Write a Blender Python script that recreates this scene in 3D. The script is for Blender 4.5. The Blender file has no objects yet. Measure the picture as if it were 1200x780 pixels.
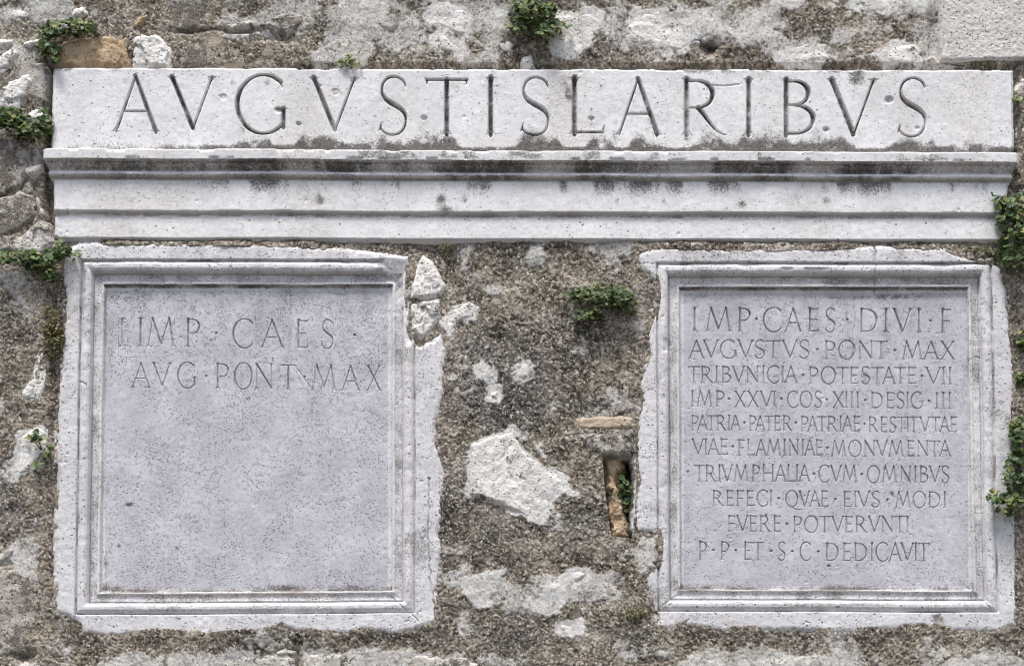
import bpy, math, random
import numpy as np

C = bpy.context.scene
R = math.radians

# ------------------------------------------------------------------ camera, light, exposure
S = 0.0025            # metres of wall per photograph pixel
D = 7.0               # camera to wall
ZCAM = 1.65
RISE = 2.0            # the inscription hangs this much above eye level
ZC = ZCAM + RISE
TILT = RISE / D

cam_d = bpy.data.cameras.new('camera')
cam = bpy.data.objects.new('camera', cam_d)
C.collection.objects.link(cam)
cam.location = (0, -D, ZCAM)
cam.rotation_euler = (R(90), 0, 0)
cam_d.sensor_width = 36
cam_d.lens = 36 * D / (1200 * S)
cam_d.shift_y = RISE / (1200 * S)
cam_d.clip_end = 500
C.camera = cam

SUN_EL, SUN_AZ = 66, -30          # azimuth measured from the wall's normal, negative = left
world = bpy.data.worlds.new('World')
C.world = world
world.use_nodes = True
wn = world.node_tree
bg = wn.nodes['Background']
sky = wn.nodes.new('ShaderNodeTexSky')
sky.sky_type = 'NISHITA'
sky.sun_disc = False
sky.sun_elevation = R(SUN_EL)
sky.sun_rotation = R(180 + SUN_AZ)
sky.air_density = 1.0
sky.dust_density = 3.0
sky.ozone_density = 1.0
hs = wn.nodes.new('ShaderNodeHueSaturation')
hs.inputs['Saturation'].default_value = 0.8
wn.links.new(sky.outputs[0], hs.inputs['Color'])
wn.links.new(hs.outputs[0], bg.inputs[0])
bg.inputs[1].default_value = 0.065

sun_d = bpy.data.lights.new('sun', 'SUN')
sun_d.energy = 1.5
sun_d.angle = R(16)
sun_d.color = (1.0, 0.965, 0.92)
sun = bpy.data.objects.new('sun', sun_d)
C.collection.objects.link(sun)
sun.rotation_euler = (R(90 - SUN_EL), 0, R(SUN_AZ))
sun.location = (-3, -6, 9)

vs = C.view_settings
vs.view_transform = 'Standard'
vs.look = 'None'
vs.gamma = 1
vs.use_curve_mapping = False
vs.exposure = 1.56
C.cycles.filter_width = 1.05
C.cycles.max_bounces = 6
C.cycles.diffuse_bounces = 4

# ------------------------------------------------------------------ numpy noise
def hash_grid(n, m, seed):
    return np.random.RandomState(seed).rand(n, m)

def vnoise(x, y, cell, seed):
    fx = x / cell + 1000.0; fy = y / cell + 1000.0
    ix = np.floor(fx).astype(np.int64); iy = np.floor(fy).astype(np.int64)
    tx = fx - ix; ty = fy - iy
    tx = tx * tx * (3 - 2 * tx); ty = ty * ty * (3 - 2 * ty)
    g = hash_grid(257, 257, seed)
    a = g[iy % 257, ix % 257]; b = g[iy % 257, (ix + 1) % 257]
    c = g[(iy + 1) % 257, ix % 257]; d = g[(iy + 1) % 257, (ix + 1) % 257]
    return (a * (1 - tx) + b * tx) * (1 - ty) + (c * (1 - tx) + d * tx) * ty

def fbm(x, y, cell, seed, octaves=4, gain=0.5):
    t = 0; w = 1; tot = 0
    for k in range(octaves):
        t = t + w * vnoise(x, y, cell / 2 ** k, seed + 17 * k)
        tot += w; w *= gain
    return t / tot

def worley(x, y, cell, seed, aniso=1.0):
    """distance to nearest and second nearest grain, and the grain's own random number"""
    fx = x / cell + 1000.0; fy = y / cell + 1000.0
    ix = np.floor(fx).astype(np.int64); iy = np.floor(fy).astype(np.int64)
    n = 331
    jx = hash_grid(n, n, seed); jy = hash_grid(n, n, seed + 1); rid = hash_grid(n, n, seed + 2)
    ang = hash_grid(n, n, seed + 3) * math.pi
    ca, sa = np.cos(ang), np.sin(ang)
    f1 = np.full(x.shape, 9.0); f2 = np.full(x.shape, 9.0); cid = np.zeros(x.shape)
    for dy in (-1, 0, 1):
        for dx in (-1, 0, 1):
            a = (iy + dy) % n; b = (ix + dx) % n
            ux = ix + dx + jx[a, b] - fx; uy = iy + dy + jy[a, b] - fy
            if aniso != 1.0:
                p = ux * ca[a, b] + uy * sa[a, b]; q = -ux * sa[a, b] + uy * ca[a, b]
                d = np.sqrt((p / aniso) ** 2 + (q * aniso) ** 2)
            else:
                d = np.sqrt(ux * ux + uy * uy)
            m = d < f1
            f2 = np.where(m, f1, np.minimum(f2, d))
            cid = np.where(m, rid[a, b], cid)
            f1 = np.where(m, d, f1)
    return f1, f2, cid

def sstep(a, b, x):
    t = np.clip((x - a) / (b - a), 0, 1)
    return t * t * (3 - 2 * t)

def poly_sd(x, y, pts):
    """signed distance to a polygon, positive inside"""
    p = np.array(pts, float); q = np.roll(p, -1, 0)
    dmin = np.full(x.shape, 1e9); inside = np.zeros(x.shape, bool)
    for (ax, ay), (bx, by) in zip(p, q):
        ex, ey = bx - ax, by - ay
        t = np.clip(((x - ax) * ex + (y - ay) * ey) / (ex * ex + ey * ey + 1e-9), 0, 1)
        dmin = np.minimum(dmin, np.hypot(x - ax - t * ex, y - ay - t * ey))
        if ay != by:
            cr = (ay > y) != (by > y)
            inside ^= cr & (x < ax + (y - ay) * ex / (by - ay))
    return np.where(inside, dmin, -dmin)

def line_d(x, y, pts):
    d = np.full(x.shape, 1e9)
    for (ax, ay), (bx, by) in zip(pts[:-1], pts[1:]):
        ex, ey = bx - ax, by - ay
        t = np.clip(((x - ax) * ex + (y - ay) * ey) / (ex * ex + ey * ey + 1e-9), 0, 1)
        d = np.minimum(d, np.hypot(x - ax - t * ex, y - ay - t * ey))
    return d

def blobs(x, y, lst):
    t = np.zeros(x.shape)
    for cx, cy, rx, ry, v in lst:
        t = t + v * np.exp(-((x - cx) / rx) ** 2 - ((y - cy) / ry) ** 2)
    return t

def axis(*spans):
    out = []
    for a, b, st in spans:
        n = max(1, int(round((b - a) / st)))
        out += list(np.linspace(a, b, n, endpoint=False))
    out.append(spans[-1][1])
    return np.array(out)

# ------------------------------------------------------------------ placing and meshes
def at(px, py, h=0.0):
    f = 1 - h * S / D
    return ((px - 600) * S * f, -h * S, ZCAM + (ZC - (py - 390) * S - ZCAM) * f)

def tag(o, label=None, cat=None, group=None, kind=None):
    if label: o['label'] = label
    if cat: o['category'] = cat
    if group: o['group'] = group
    if kind: o['kind'] = kind
    return o

def empty(name, loc, label, cat, group=None):
    o = bpy.data.objects.new(name, None)
    o.empty_display_size = 0.1
    C.collection.objects.link(o)
    o.location = loc
    return tag(o, label, cat, group)

def link_mesh(name, V, F4, mat, parent=None, attrs=None, smooth=True, F3=None):
    me = bpy.data.meshes.new(name)
    off = np.array(parent_origin(parent))
    V = np.asarray(V, float) - off
    nq = len(F4); nt = 0 if F3 is None else len(F3)
    me.vertices.add(len(V)); me.vertices.foreach_set('co', V.astype(np.float32).ravel())
    loops = np.asarray(F4, np.int32).ravel()
    if nt: loops = np.concatenate([loops, np.asarray(F3, np.int32).ravel()])
    me.loops.add(len(loops)); me.loops.foreach_set('vertex_index', loops)
    starts = np.concatenate([np.arange(nq) * 4, nq * 4 + np.arange(nt) * 3]).astype(np.int32)
    me.polygons.add(nq + nt)
    me.polygons.foreach_set('loop_start', starts)
    me.polygons.foreach_set('loop_total', np.concatenate([np.full(nq, 4), np.full(nt, 3)]).astype(np.int32))
    me.update(calc_edges=True)
    me.polygons.foreach_set('use_smooth', np.full(nq + nt, smooth))
    for k, v in (attrs or {}).items():
        a = me.attributes.new(k, 'FLOAT', 'POINT')
        a.data.foreach_set('value', np.asarray(v, np.float32).ravel())
    me.materials.append(mat)
    me.validate()
    o = bpy.data.objects.new(name, me)
    C.collection.objects.link(o)
    if parent is not None: o.parent = parent
    return o

def parent_origin(p):
    x = [0.0, 0.0, 0.0]
    while p is not None:
        x = [x[i] + p.location[i] for i in range(3)]
        p = p.parent
    return x

def sheet(name, xs, ys, H, mask, href, mat, parent, attrs=None, back=None, smooth=True, inner=None):
    """a carved face: grid of photo pixels, H = height off the wall in pixels, with sides running back into the wall.
    inner = cells cut out for another piece that closes the face there, so no side is built along them"""
    ny, nx = H.shape
    f = 1 - href * S / D
    X = np.broadcast_to(((xs - 600) * S * f)[None, :], H.shape)
    Z = np.broadcast_to((ZCAM + (ZC - (ys - 390) * S - ZCAM) * f)[:, None], H.shape)
    V = np.stack([X, -H * S, Z], -1).reshape(-1, 3)
    idx = np.arange(ny * nx).reshape(ny, nx)
    a, b, c, d = idx[:-1, :-1], idx[:-1, 1:], idx[1:, 1:], idx[1:, :-1]
    F = np.stack([a, d, c, b], -1)[mask]
    if back is not None:
        base = len(V)
        Vb = V.copy(); Vb[:, 1] = -back * S
        m = np.pad(mask, 1)
        if inner is not None: m = m | np.pad(inner, 1)
        sides = []
        top = mask & ~m[:-2, 1:-1]; sides.append(np.stack([a, b, b + base, a + base], -1)[top])
        bot = mask & ~m[2:, 1:-1]; sides.append(np.stack([c, d, d + base, c + base], -1)[bot])
        lef = mask & ~m[1:-1, :-2]; sides.append(np.stack([d, a, a + base, d + base], -1)[lef])
        rig = mask & ~m[1:-1, 2:]; sides.append(np.stack([b, c, c + base, b + base], -1)[rig])
        F = np.concatenate([F] + sides)
        V = np.concatenate([V, Vb])
        if attrs: attrs = {k: np.concatenate([np.asarray(v).ravel(), np.asarray(v).ravel()]) for k, v in attrs.items()}
    used = np.unique(F)
    remap = np.zeros(len(V), np.int64); remap[used] = np.arange(len(used))
    at_ = {k: np.asarray(v).ravel()[used] for k, v in (attrs or {}).items()}
    return link_mesh(name, V[used], remap[F], mat, parent, at_, smooth)

# ------------------------------------------------------------------ materials
class NT:
    def __init__(self, name):
        self.m = bpy.data.materials.new(name); self.m.use_nodes = True
        self.t = self.m.node_tree; self.t.nodes.clear()
        self.out = self.n('ShaderNodeOutputMaterial')
        self.b = self.n('ShaderNodeBsdfPrincipled')
        self.t.links.new(self.b.outputs[0], self.out.inputs[0])
        self.co = self.n('ShaderNodeTexCoord').outputs['Object']
    def n(self, kind, **kw):
        x = self.t.nodes.new(kind)
        for k, v in kw.items(): setattr(x, k, v)
        return x
    def put(self, sock, v):
        if hasattr(v, 'is_output'): self.t.links.new(v, sock)
        elif isinstance(v, (tuple, list)): sock.default_value = (*v, 1) if len(v) == 3 and len(sock.default_value) == 4 else v
        else: sock.default_value = v
    def attr(self, name): return self.n('ShaderNodeAttribute', attribute_name=name).outputs['Fac']
    def noise(self, scale, detail=4, rough=0.6, dist=0.0):
        x = self.n('ShaderNodeTexNoise')
        self.put(x.inputs['Vector'], self.co); x.inputs['Scale'].default_value = scale
        x.inputs['Detail'].default_value = detail; x.inputs['Roughness'].default_value = rough
        x.inputs['Distortion'].default_value = dist
        return x.outputs[0]
    def vor(self, scale, out='Distance', feature='F1', rnd=1.0):
        x = self.n('ShaderNodeTexVoronoi', feature=feature)
        self.put(x.inputs['Vector'], self.co); x.inputs['Scale'].default_value = scale
        x.inputs['Randomness'].default_value = rnd
        return x.outputs[out]
    def math(self, op, a, b=0.0, clamp=False):
        x = self.n('ShaderNodeMath', operation=op, use_clamp=clamp)
        self.put(x.inputs[0], a); self.put(x.inputs[1], b)
        return x.outputs[0]
    def rng(self, v, a, b, c=0.0, d=1.0):
        x = self.n('ShaderNodeMapRange', interpolation_type='SMOOTHSTEP')
        for i, q in enumerate((v, a, b, c, d)): self.put(x.inputs[i], q)
        return x.outputs[0]
    def ramp(self, v, stops):
        x = self.n('ShaderNodeValToRGB'); e = x.color_ramp.elements
        while len(e) < len(stops): e.new(0.5)
        for k, (p, c) in zip(e, stops): k.position = p; k.color = (*c, 1)
        self.put(x.inputs[0], v)
        return x.outputs[0]
    def mix(self, f, a, b):
        x = self.n('ShaderNodeMix', data_type='RGBA')
        self.put(x.inputs[0], f); self.put(x.inputs[6], a); self.put(x.inputs[7], b)
        return x.outputs[2]
    def bump(self, h, dist, strength=1.0):
        x = self.n('ShaderNodeBump')
        x.inputs['Strength'].default_value = strength; x.inputs['Distance'].default_value = dist
        self.put(x.inputs['Height'], h)
        return x.outputs[0]
    def done(self, col, rough=0.9, normal=None, spec=0.25):
        self.put(self.b.inputs['Base Color'], col); self.put(self.b.inputs['Roughness'], rough)
        self.b.inputs['Specular IOR Level'].default_value = spec
        if normal is not None: self.put(self.b.inputs['Normal'], normal)
        return self.m

def marble(name, light, dark, speck=0.5, mott=0.5):
    """weathered marble: soft mottling, tiny pits and lichen specks, black growth and painted shade where the attribute says"""
    t = NT(name)
    col = t.mix(t.rng(t.noise(9, 5, 0.62), 0.30, 0.70), dark, light)
    col = t.mix(t.math('MULTIPLY', t.rng(t.noise(70, 4, 0.7), 0.45, 0.75), mott), col, tuple(c * 0.72 for c in dark))
    fine = t.noise(420, 3, 0.75)
    col = t.mix(t.math('MULTIPLY', t.rng(fine, 0.48, 0.72), 0.45 * mott + 0.12), col, tuple(c * 0.5 for c in dark))
    sp = t.noise(230, 2, 0.6)
    spf = t.math('ADD', sp, t.math('MULTIPLY', t.math('SUBTRACT', t.noise(13, 3, 0.6), 0.5), 0.35))
    col = t.mix(t.math('MULTIPLY', t.rng(spf, 0.60, 0.70), speck), col, (0.15, 0.142, 0.14))
    col = t.mix(t.math('MULTIPLY', t.rng(t.noise(170, 2, 0.6), 0.58, 0.72), 0.5 * mott), col, tuple(min(.82, c * 1.3) for c in light))
    # specks: some cells of a fine voronoi hold a dark dot
    d = t.vor(190); r = t.n('ShaderNodeSeparateColor'); t.put(r.inputs[0], t.vor(190, 'Color'))
    region = t.rng(t.noise(14, 3, 0.6), 0.35, 0.68)
    keep = t.rng(r.outputs[0], t.math('SUBTRACT', 1.0, t.math('MULTIPLY', region, speck)), 1.0)
    dot = t.math('MULTIPLY', t.rng(d, 0.42, 0.22), t.rng(keep, 0.0, 0.3))
    d2 = t.vor(75); r2 = t.n('ShaderNodeSeparateColor'); t.put(r2.inputs[0], t.vor(75, 'Color'))
    dot2 = t.math('MULTIPLY', t.rng(d2, 0.30, 0.12), t.rng(r2.outputs[1], 1 - 0.22 * speck, 1 - 0.17 * speck))
    dots = t.math('MAXIMUM', dot, dot2)
    col = t.mix(t.math('MULTIPLY', dots, 0.72), col, (0.085, 0.078, 0.075))
    # rust and soil tint
    warm = t.attr('warm')
    col = t.mix(t.math('MULTIPLY', warm, t.rng(t.noise(120, 4, 0.7), 0.3, 0.7)), col, (0.26, 0.19, 0.125))
    # black growth, with the painted shade of cuts and panel edges
    cr = t.attr('crust_shade')
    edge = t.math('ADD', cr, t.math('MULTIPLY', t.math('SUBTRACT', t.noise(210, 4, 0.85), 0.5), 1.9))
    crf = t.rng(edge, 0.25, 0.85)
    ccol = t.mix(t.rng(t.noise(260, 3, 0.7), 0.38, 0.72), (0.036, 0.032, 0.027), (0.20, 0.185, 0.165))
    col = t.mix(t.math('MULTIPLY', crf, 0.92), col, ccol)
    h = t.math('ADD', t.math('MULTIPLY', t.noise(330, 4, 0.7), 0.6), t.math('MULTIPLY', t.noise(60, 3, 0.6), 0.8))
    h = t.math('SUBTRACT', h, t.math('MULTIPLY', dots, 0.9))
    return t.done(col, 0.93, t.bump(h, 0.0019, 0.9), 0.1)

def limestone(name, light, dark, stain, pits=0.5, tint=(0.30, 0.22, 0.14), tints=0.35):
    t = NT(name)
    col = t.mix(t.rng(t.noise(22, 5, 0.65), 0.32, 0.68), dark, light)
    col = t.mix(t.math('MULTIPLY', t.rng(t.noise(34, 4, 0.65, 0.6), 0.5, 0.7), tints), col, tint)
    st = t.math('ADD', t.math('MULTIPLY', t.noise(45, 5, 0.75), 0.65), t.math('MULTIPLY', t.noise(9, 2, 0.5), 0.45))
    grain = t.ramp(t.noise(260, 3, 0.8), [(0.3, (0.05, 0.044, 0.038)), (0.5, (0.16, 0.142, 0.12)), (0.7, (0.34, 0.31, 0.27))])
    col = t.mix(t.rng(st, 0.72 - 0.35 * stain, 0.80 - 0.35 * stain), col, grain)
    d = t.vor(130); r = t.n('ShaderNodeSeparateColor'); t.put(r.inputs[0], t.vor(130, 'Color'))
    dot = t.math('MULTIPLY', t.rng(d, 0.42, 0.18), t.rng(r.outputs[0], 1 - 0.5 * pits, 1 - 0.4 * pits))
    col = t.mix(t.math('MULTIPLY', dot, 0.7), col, (0.10, 0.085, 0.07))
    fl = t.rng(t.noise(190, 3, 0.65, 1.0), 0.62, 0.70)
    col = t.mix(t.math('MULTIPLY', fl, 0.65), col, (0.11, 0.095, 0.08))
    cr = t.attr('crust_shade')
    crf = t.rng(t.math('ADD', cr, t.math('MULTIPLY', t.math('SUBTRACT', t.noise(150, 4, 0.8), 0.5), 0.9)), 0.35, 0.7)
    col = t.mix(crf, col, grain)
    h = t.math('ADD', t.noise(180, 4, 0.75), t.math('MULTIPLY', t.noise(55, 4, 0.6), 1.2))
    h = t.math('SUBTRACT', h, t.math('MULTIPLY', dot, 1.2))
    return t.done(col, 0.92, t.bump(h, 0.0035, 0.9), 0.15)

def mortar_mat():
    t = NT('lime_mortar')
    g = t.attr('grain')
    warm = t.ramp(g, [(0.0, (0.085, 0.070, 0.054)), (0.25, (0.20, 0.170, 0.135)), (0.55, (0.32, 0.278, 0.222)),
                      (0.80, (0.45, 0.40, 0.33)), (0.93, (0.50, 0.46, 0.39)), (1.0, (0.66, 0.63, 0.57))])
    grey = t.ramp(g, [(0.0, (0.036, 0.032, 0.028)), (0.30, (0.100, 0.092, 0.083)), (0.60, (0.185, 0.170, 0.154)),
                      (0.80, (0.26, 0.24, 0.212)), (0.93, (0.38, 0.35, 0.31)), (1.0, (0.66, 0.63, 0.58))])
    pale = t.ramp(g, [(0.0, (0.27, 0.25, 0.225)), (0.25, (0.52, 0.50, 0.47)), (0.6, (0.66, 0.645, 0.62)), (1.0, (0.76, 0.745, 0.72))])
    pale = t.mix(t.rng(t.noise(16, 3, 0.6), 0.35, 0.65), pale, t.mix(0.5, pale, (0.38, 0.345, 0.30)))
    col = t.mix(t.attr('lichen'), warm, grey)
    brown = t.math('MULTIPLY', t.rng(t.noise(24, 4, 0.65), 0.52, 0.68), 0.42)
    col = t.mix(brown, col, t.ramp(g, [(0.0, (0.05, 0.034, 0.02)), (0.5, (0.17, 0.118, 0.07)), (1.0, (0.42, 0.33, 0.22))]))
    pale = t.mix(t.attr('white'), pale, t.ramp(g, [(0.0, (0.56, 0.535, 0.50)), (0.35, (0.73, 0.715, 0.685)), (1.0, (0.80, 0.785, 0.76))]))
    col = t.mix(t.attr('pale'), col, pale)
    # chips and pits finer than the relief
    sp = t.n('ShaderNodeSeparateColor'); t.put(sp.inputs[0], t.vor(230, 'Color'))
    col = t.mix(t.math('MULTIPLY', t.rng(sp.outputs[0], 0.66, 0.97), t.math('SUBTRACT', 0.52, t.math('MULTIPLY', t.attr('white'), 0.34))), col, (0.055, 0.046, 0.037))
    col = t.mix(t.math('MULTIPLY', t.rng(sp.outputs[1], 0.80, 0.98), 0.60), col, (0.62, 0.58, 0.52))
    pits = t.rng(t.noise(170, 3, 0.65, 0.8), 0.58, 0.68)
    col = t.mix(t.math('MULTIPLY', pits, 0.62), col, (0.085, 0.074, 0.062))
    h = t.math('SUBTRACT', t.noise(420, 4, 0.8), t.math('MULTIPLY', pits, 0.7))
    return t.done(col, 0.95, t.bump(h, 0.0030, 1.0), 0.12)

def leaf_mat(name, stops):
    t = NT(name)
    col = t.ramp(t.attr('tone'), stops)
    col = t.mix(t.math('MULTIPLY', t.rng(t.noise(300, 3, 0.6), 0.4, 0.75), 0.35), col, (0.035, 0.055, 0.02))
    t.b.inputs['Subsurface Weight'].default_value = 0.0
    tr = t.n('ShaderNodeBsdfTranslucent'); t.put(tr.inputs[0], t.mix(0.5, col, (0.09, 0.14, 0.02)))
    mx = t.n('ShaderNodeMixShader'); mx.inputs[0].default_value = 0.18
    t.done(col, 0.5, None, 0.35)
    t.t.links.new(t.b.outputs[0], mx.inputs[1]); t.t.links.new(tr.outputs[0], mx.inputs[2])
    t.t.links.new(mx.outputs[0], t.out.inputs[0])
    return t.m

M_LINTEL = marble('white_marble', (0.775, 0.765, 0.765), (0.66, 0.65, 0.655), 0.13, 0.6)
M_FRAME = marble('grey_white_marble', (0.73, 0.715, 0.72), (0.59, 0.575, 0.585), 0.5, 0.6)
M_PANEL = marble('blue_grey_marble', (0.60, 0.595, 0.63), (0.46, 0.455, 0.485), 0.75, 0.8)
M_PANEL2 = marble('pale_blue_grey_marble', (0.585, 0.58, 0.62), (0.45, 0.445, 0.48), 0.5, 0.65)
M_WHITE = limestone('white_limestone', (0.79, 0.775, 0.745), (0.66, 0.635, 0.595), 0.35, 0.4)
M_PALE = limestone('pale_limestone', (0.62, 0.595, 0.55), (0.46, 0.43, 0.385), 0.5, 0.6)
M_GREY = limestone('grey_limestone', (0.50, 0.465, 0.425), (0.32, 0.295, 0.265), 0.62, 0.7)
M_TAN = limestone('tan_limestone', (0.45, 0.40, 0.335), (0.31, 0.265, 0.21), 0.60, 0.6, (0.28, 0.20, 0.12), 0.5)
M_OCHRE = limestone('ochre_sandstone', (0.53, 0.41, 0.28), (0.38, 0.275, 0.17), 0.32, 0.4, (0.26, 0.17, 0.09), 0.6)
M_SLAB = limestone('tan_sandstone', (0.56, 0.47, 0.36), (0.42, 0.34, 0.25), 0.2, 0.4, (0.36, 0.27, 0.18), 0.4)
M_ASHLAR = limestone('dressed_limestone', (0.66, 0.63, 0.60), (0.55, 0.52, 0.49), 0.0, 0.5, (0.45, 0.39, 0.33), 0.25)
M_MORTAR = mortar_mat()
M_LEAF = leaf_mat('green_leaf', [(0.0, (0.028, 0.052, 0.018)), (0.45, (0.064, 0.108, 0.036)), (0.8, (0.125, 0.175, 0.058)), (1.0, (0.23, 0.23, 0.08))])
M_BRIGHT = leaf_mat('fresh_leaf', [(0.0, (0.05, 0.085, 0.015)), (0.5, (0.12, 0.18, 0.03)), (1.0, (0.24, 0.28, 0.07))])
M_MOSS = leaf_mat('olive_moss', [(0.0, (0.06, 0.06, 0.022)), (0.5, (0.12, 0.125, 0.04)), (0.8, (0.19, 0.16, 0.06)), (1.0, (0.26, 0.18, 0.09))])
t = NT('brown_stem'); M_STEM = t.done(t.mix(t.noise(90), (0.07, 0.05, 0.025), (0.12, 0.11, 0.04)), 0.8)
t = NT('pale_gravel')
M_GROUND = t.done(t.ramp(t.noise(60, 6, 0.8), [(0.3, (0.08, 0.075, 0.065)), (0.7, (0.16, 0.15, 0.135))]), 0.95, t.bump(t.noise(90, 4), 0.01))

# ------------------------------------------------------------------ outlines read off the photograph
LEFT_OUT = [(76, 285), (100, 280), (250, 281), (340, 283), (400, 287), (455, 292), (480, 298), (486, 318), (484, 345),
            (485, 385), (491, 403), (504, 396), (519, 384), (526, 410), (522, 430), (524, 455), (519, 478), (514, 500),
            (514, 522), (520, 546), (523, 562), (521, 608), (517, 625), (520, 642), (517, 682), (519, 726), (509, 734),
            (490, 738), (486, 742), (462, 746), (430, 742), (400, 747), (345, 743), (330, 737), (318, 743), (264, 748),
            (240, 750), (236, 747), (204, 746), (168, 746), (120, 749), (95, 743), (88, 731), (62, 718),
            (62, 600), (65, 480), (68, 405), (74, 345), (70, 310)]
RIGHT_OUT = [(744, 302), (748, 292), (775, 285), (900, 288), (1020, 284), (1108, 286), (1130, 297), (1160, 301),
             (1178, 313), (1182, 350), (1189, 395), (1194, 440), (1193, 500), (1196, 600), (1197, 700), (1195, 736),
             (1170, 743), (1120, 743), (1076, 738), (1000, 744), (900, 741), (850, 743), (802, 736), (781, 741),
             (762, 740), (757, 737), (766, 722), (758, 700), (752, 674), (768, 656), (769, 627), (748, 625), (742, 618),
             (743, 600), (746, 560), (743, 540), (744, 500), (748, 470), (746, 450), (749, 427), (758, 415), (755, 400),
             (760, 374), (767, 360), (766, 332), (750, 316)]
LEFT_PANEL = [(122, 335), (459, 335), (459, 693), (116, 695)]
RIGHT_PANEL = [(797, 338), (1135, 338), (1142, 692), (799, 691)]
NICHE = [(707, 534), (744, 531), (745, 560), (743, 600), (740, 630), (717, 627), (713, 596), (709, 565)]

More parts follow.
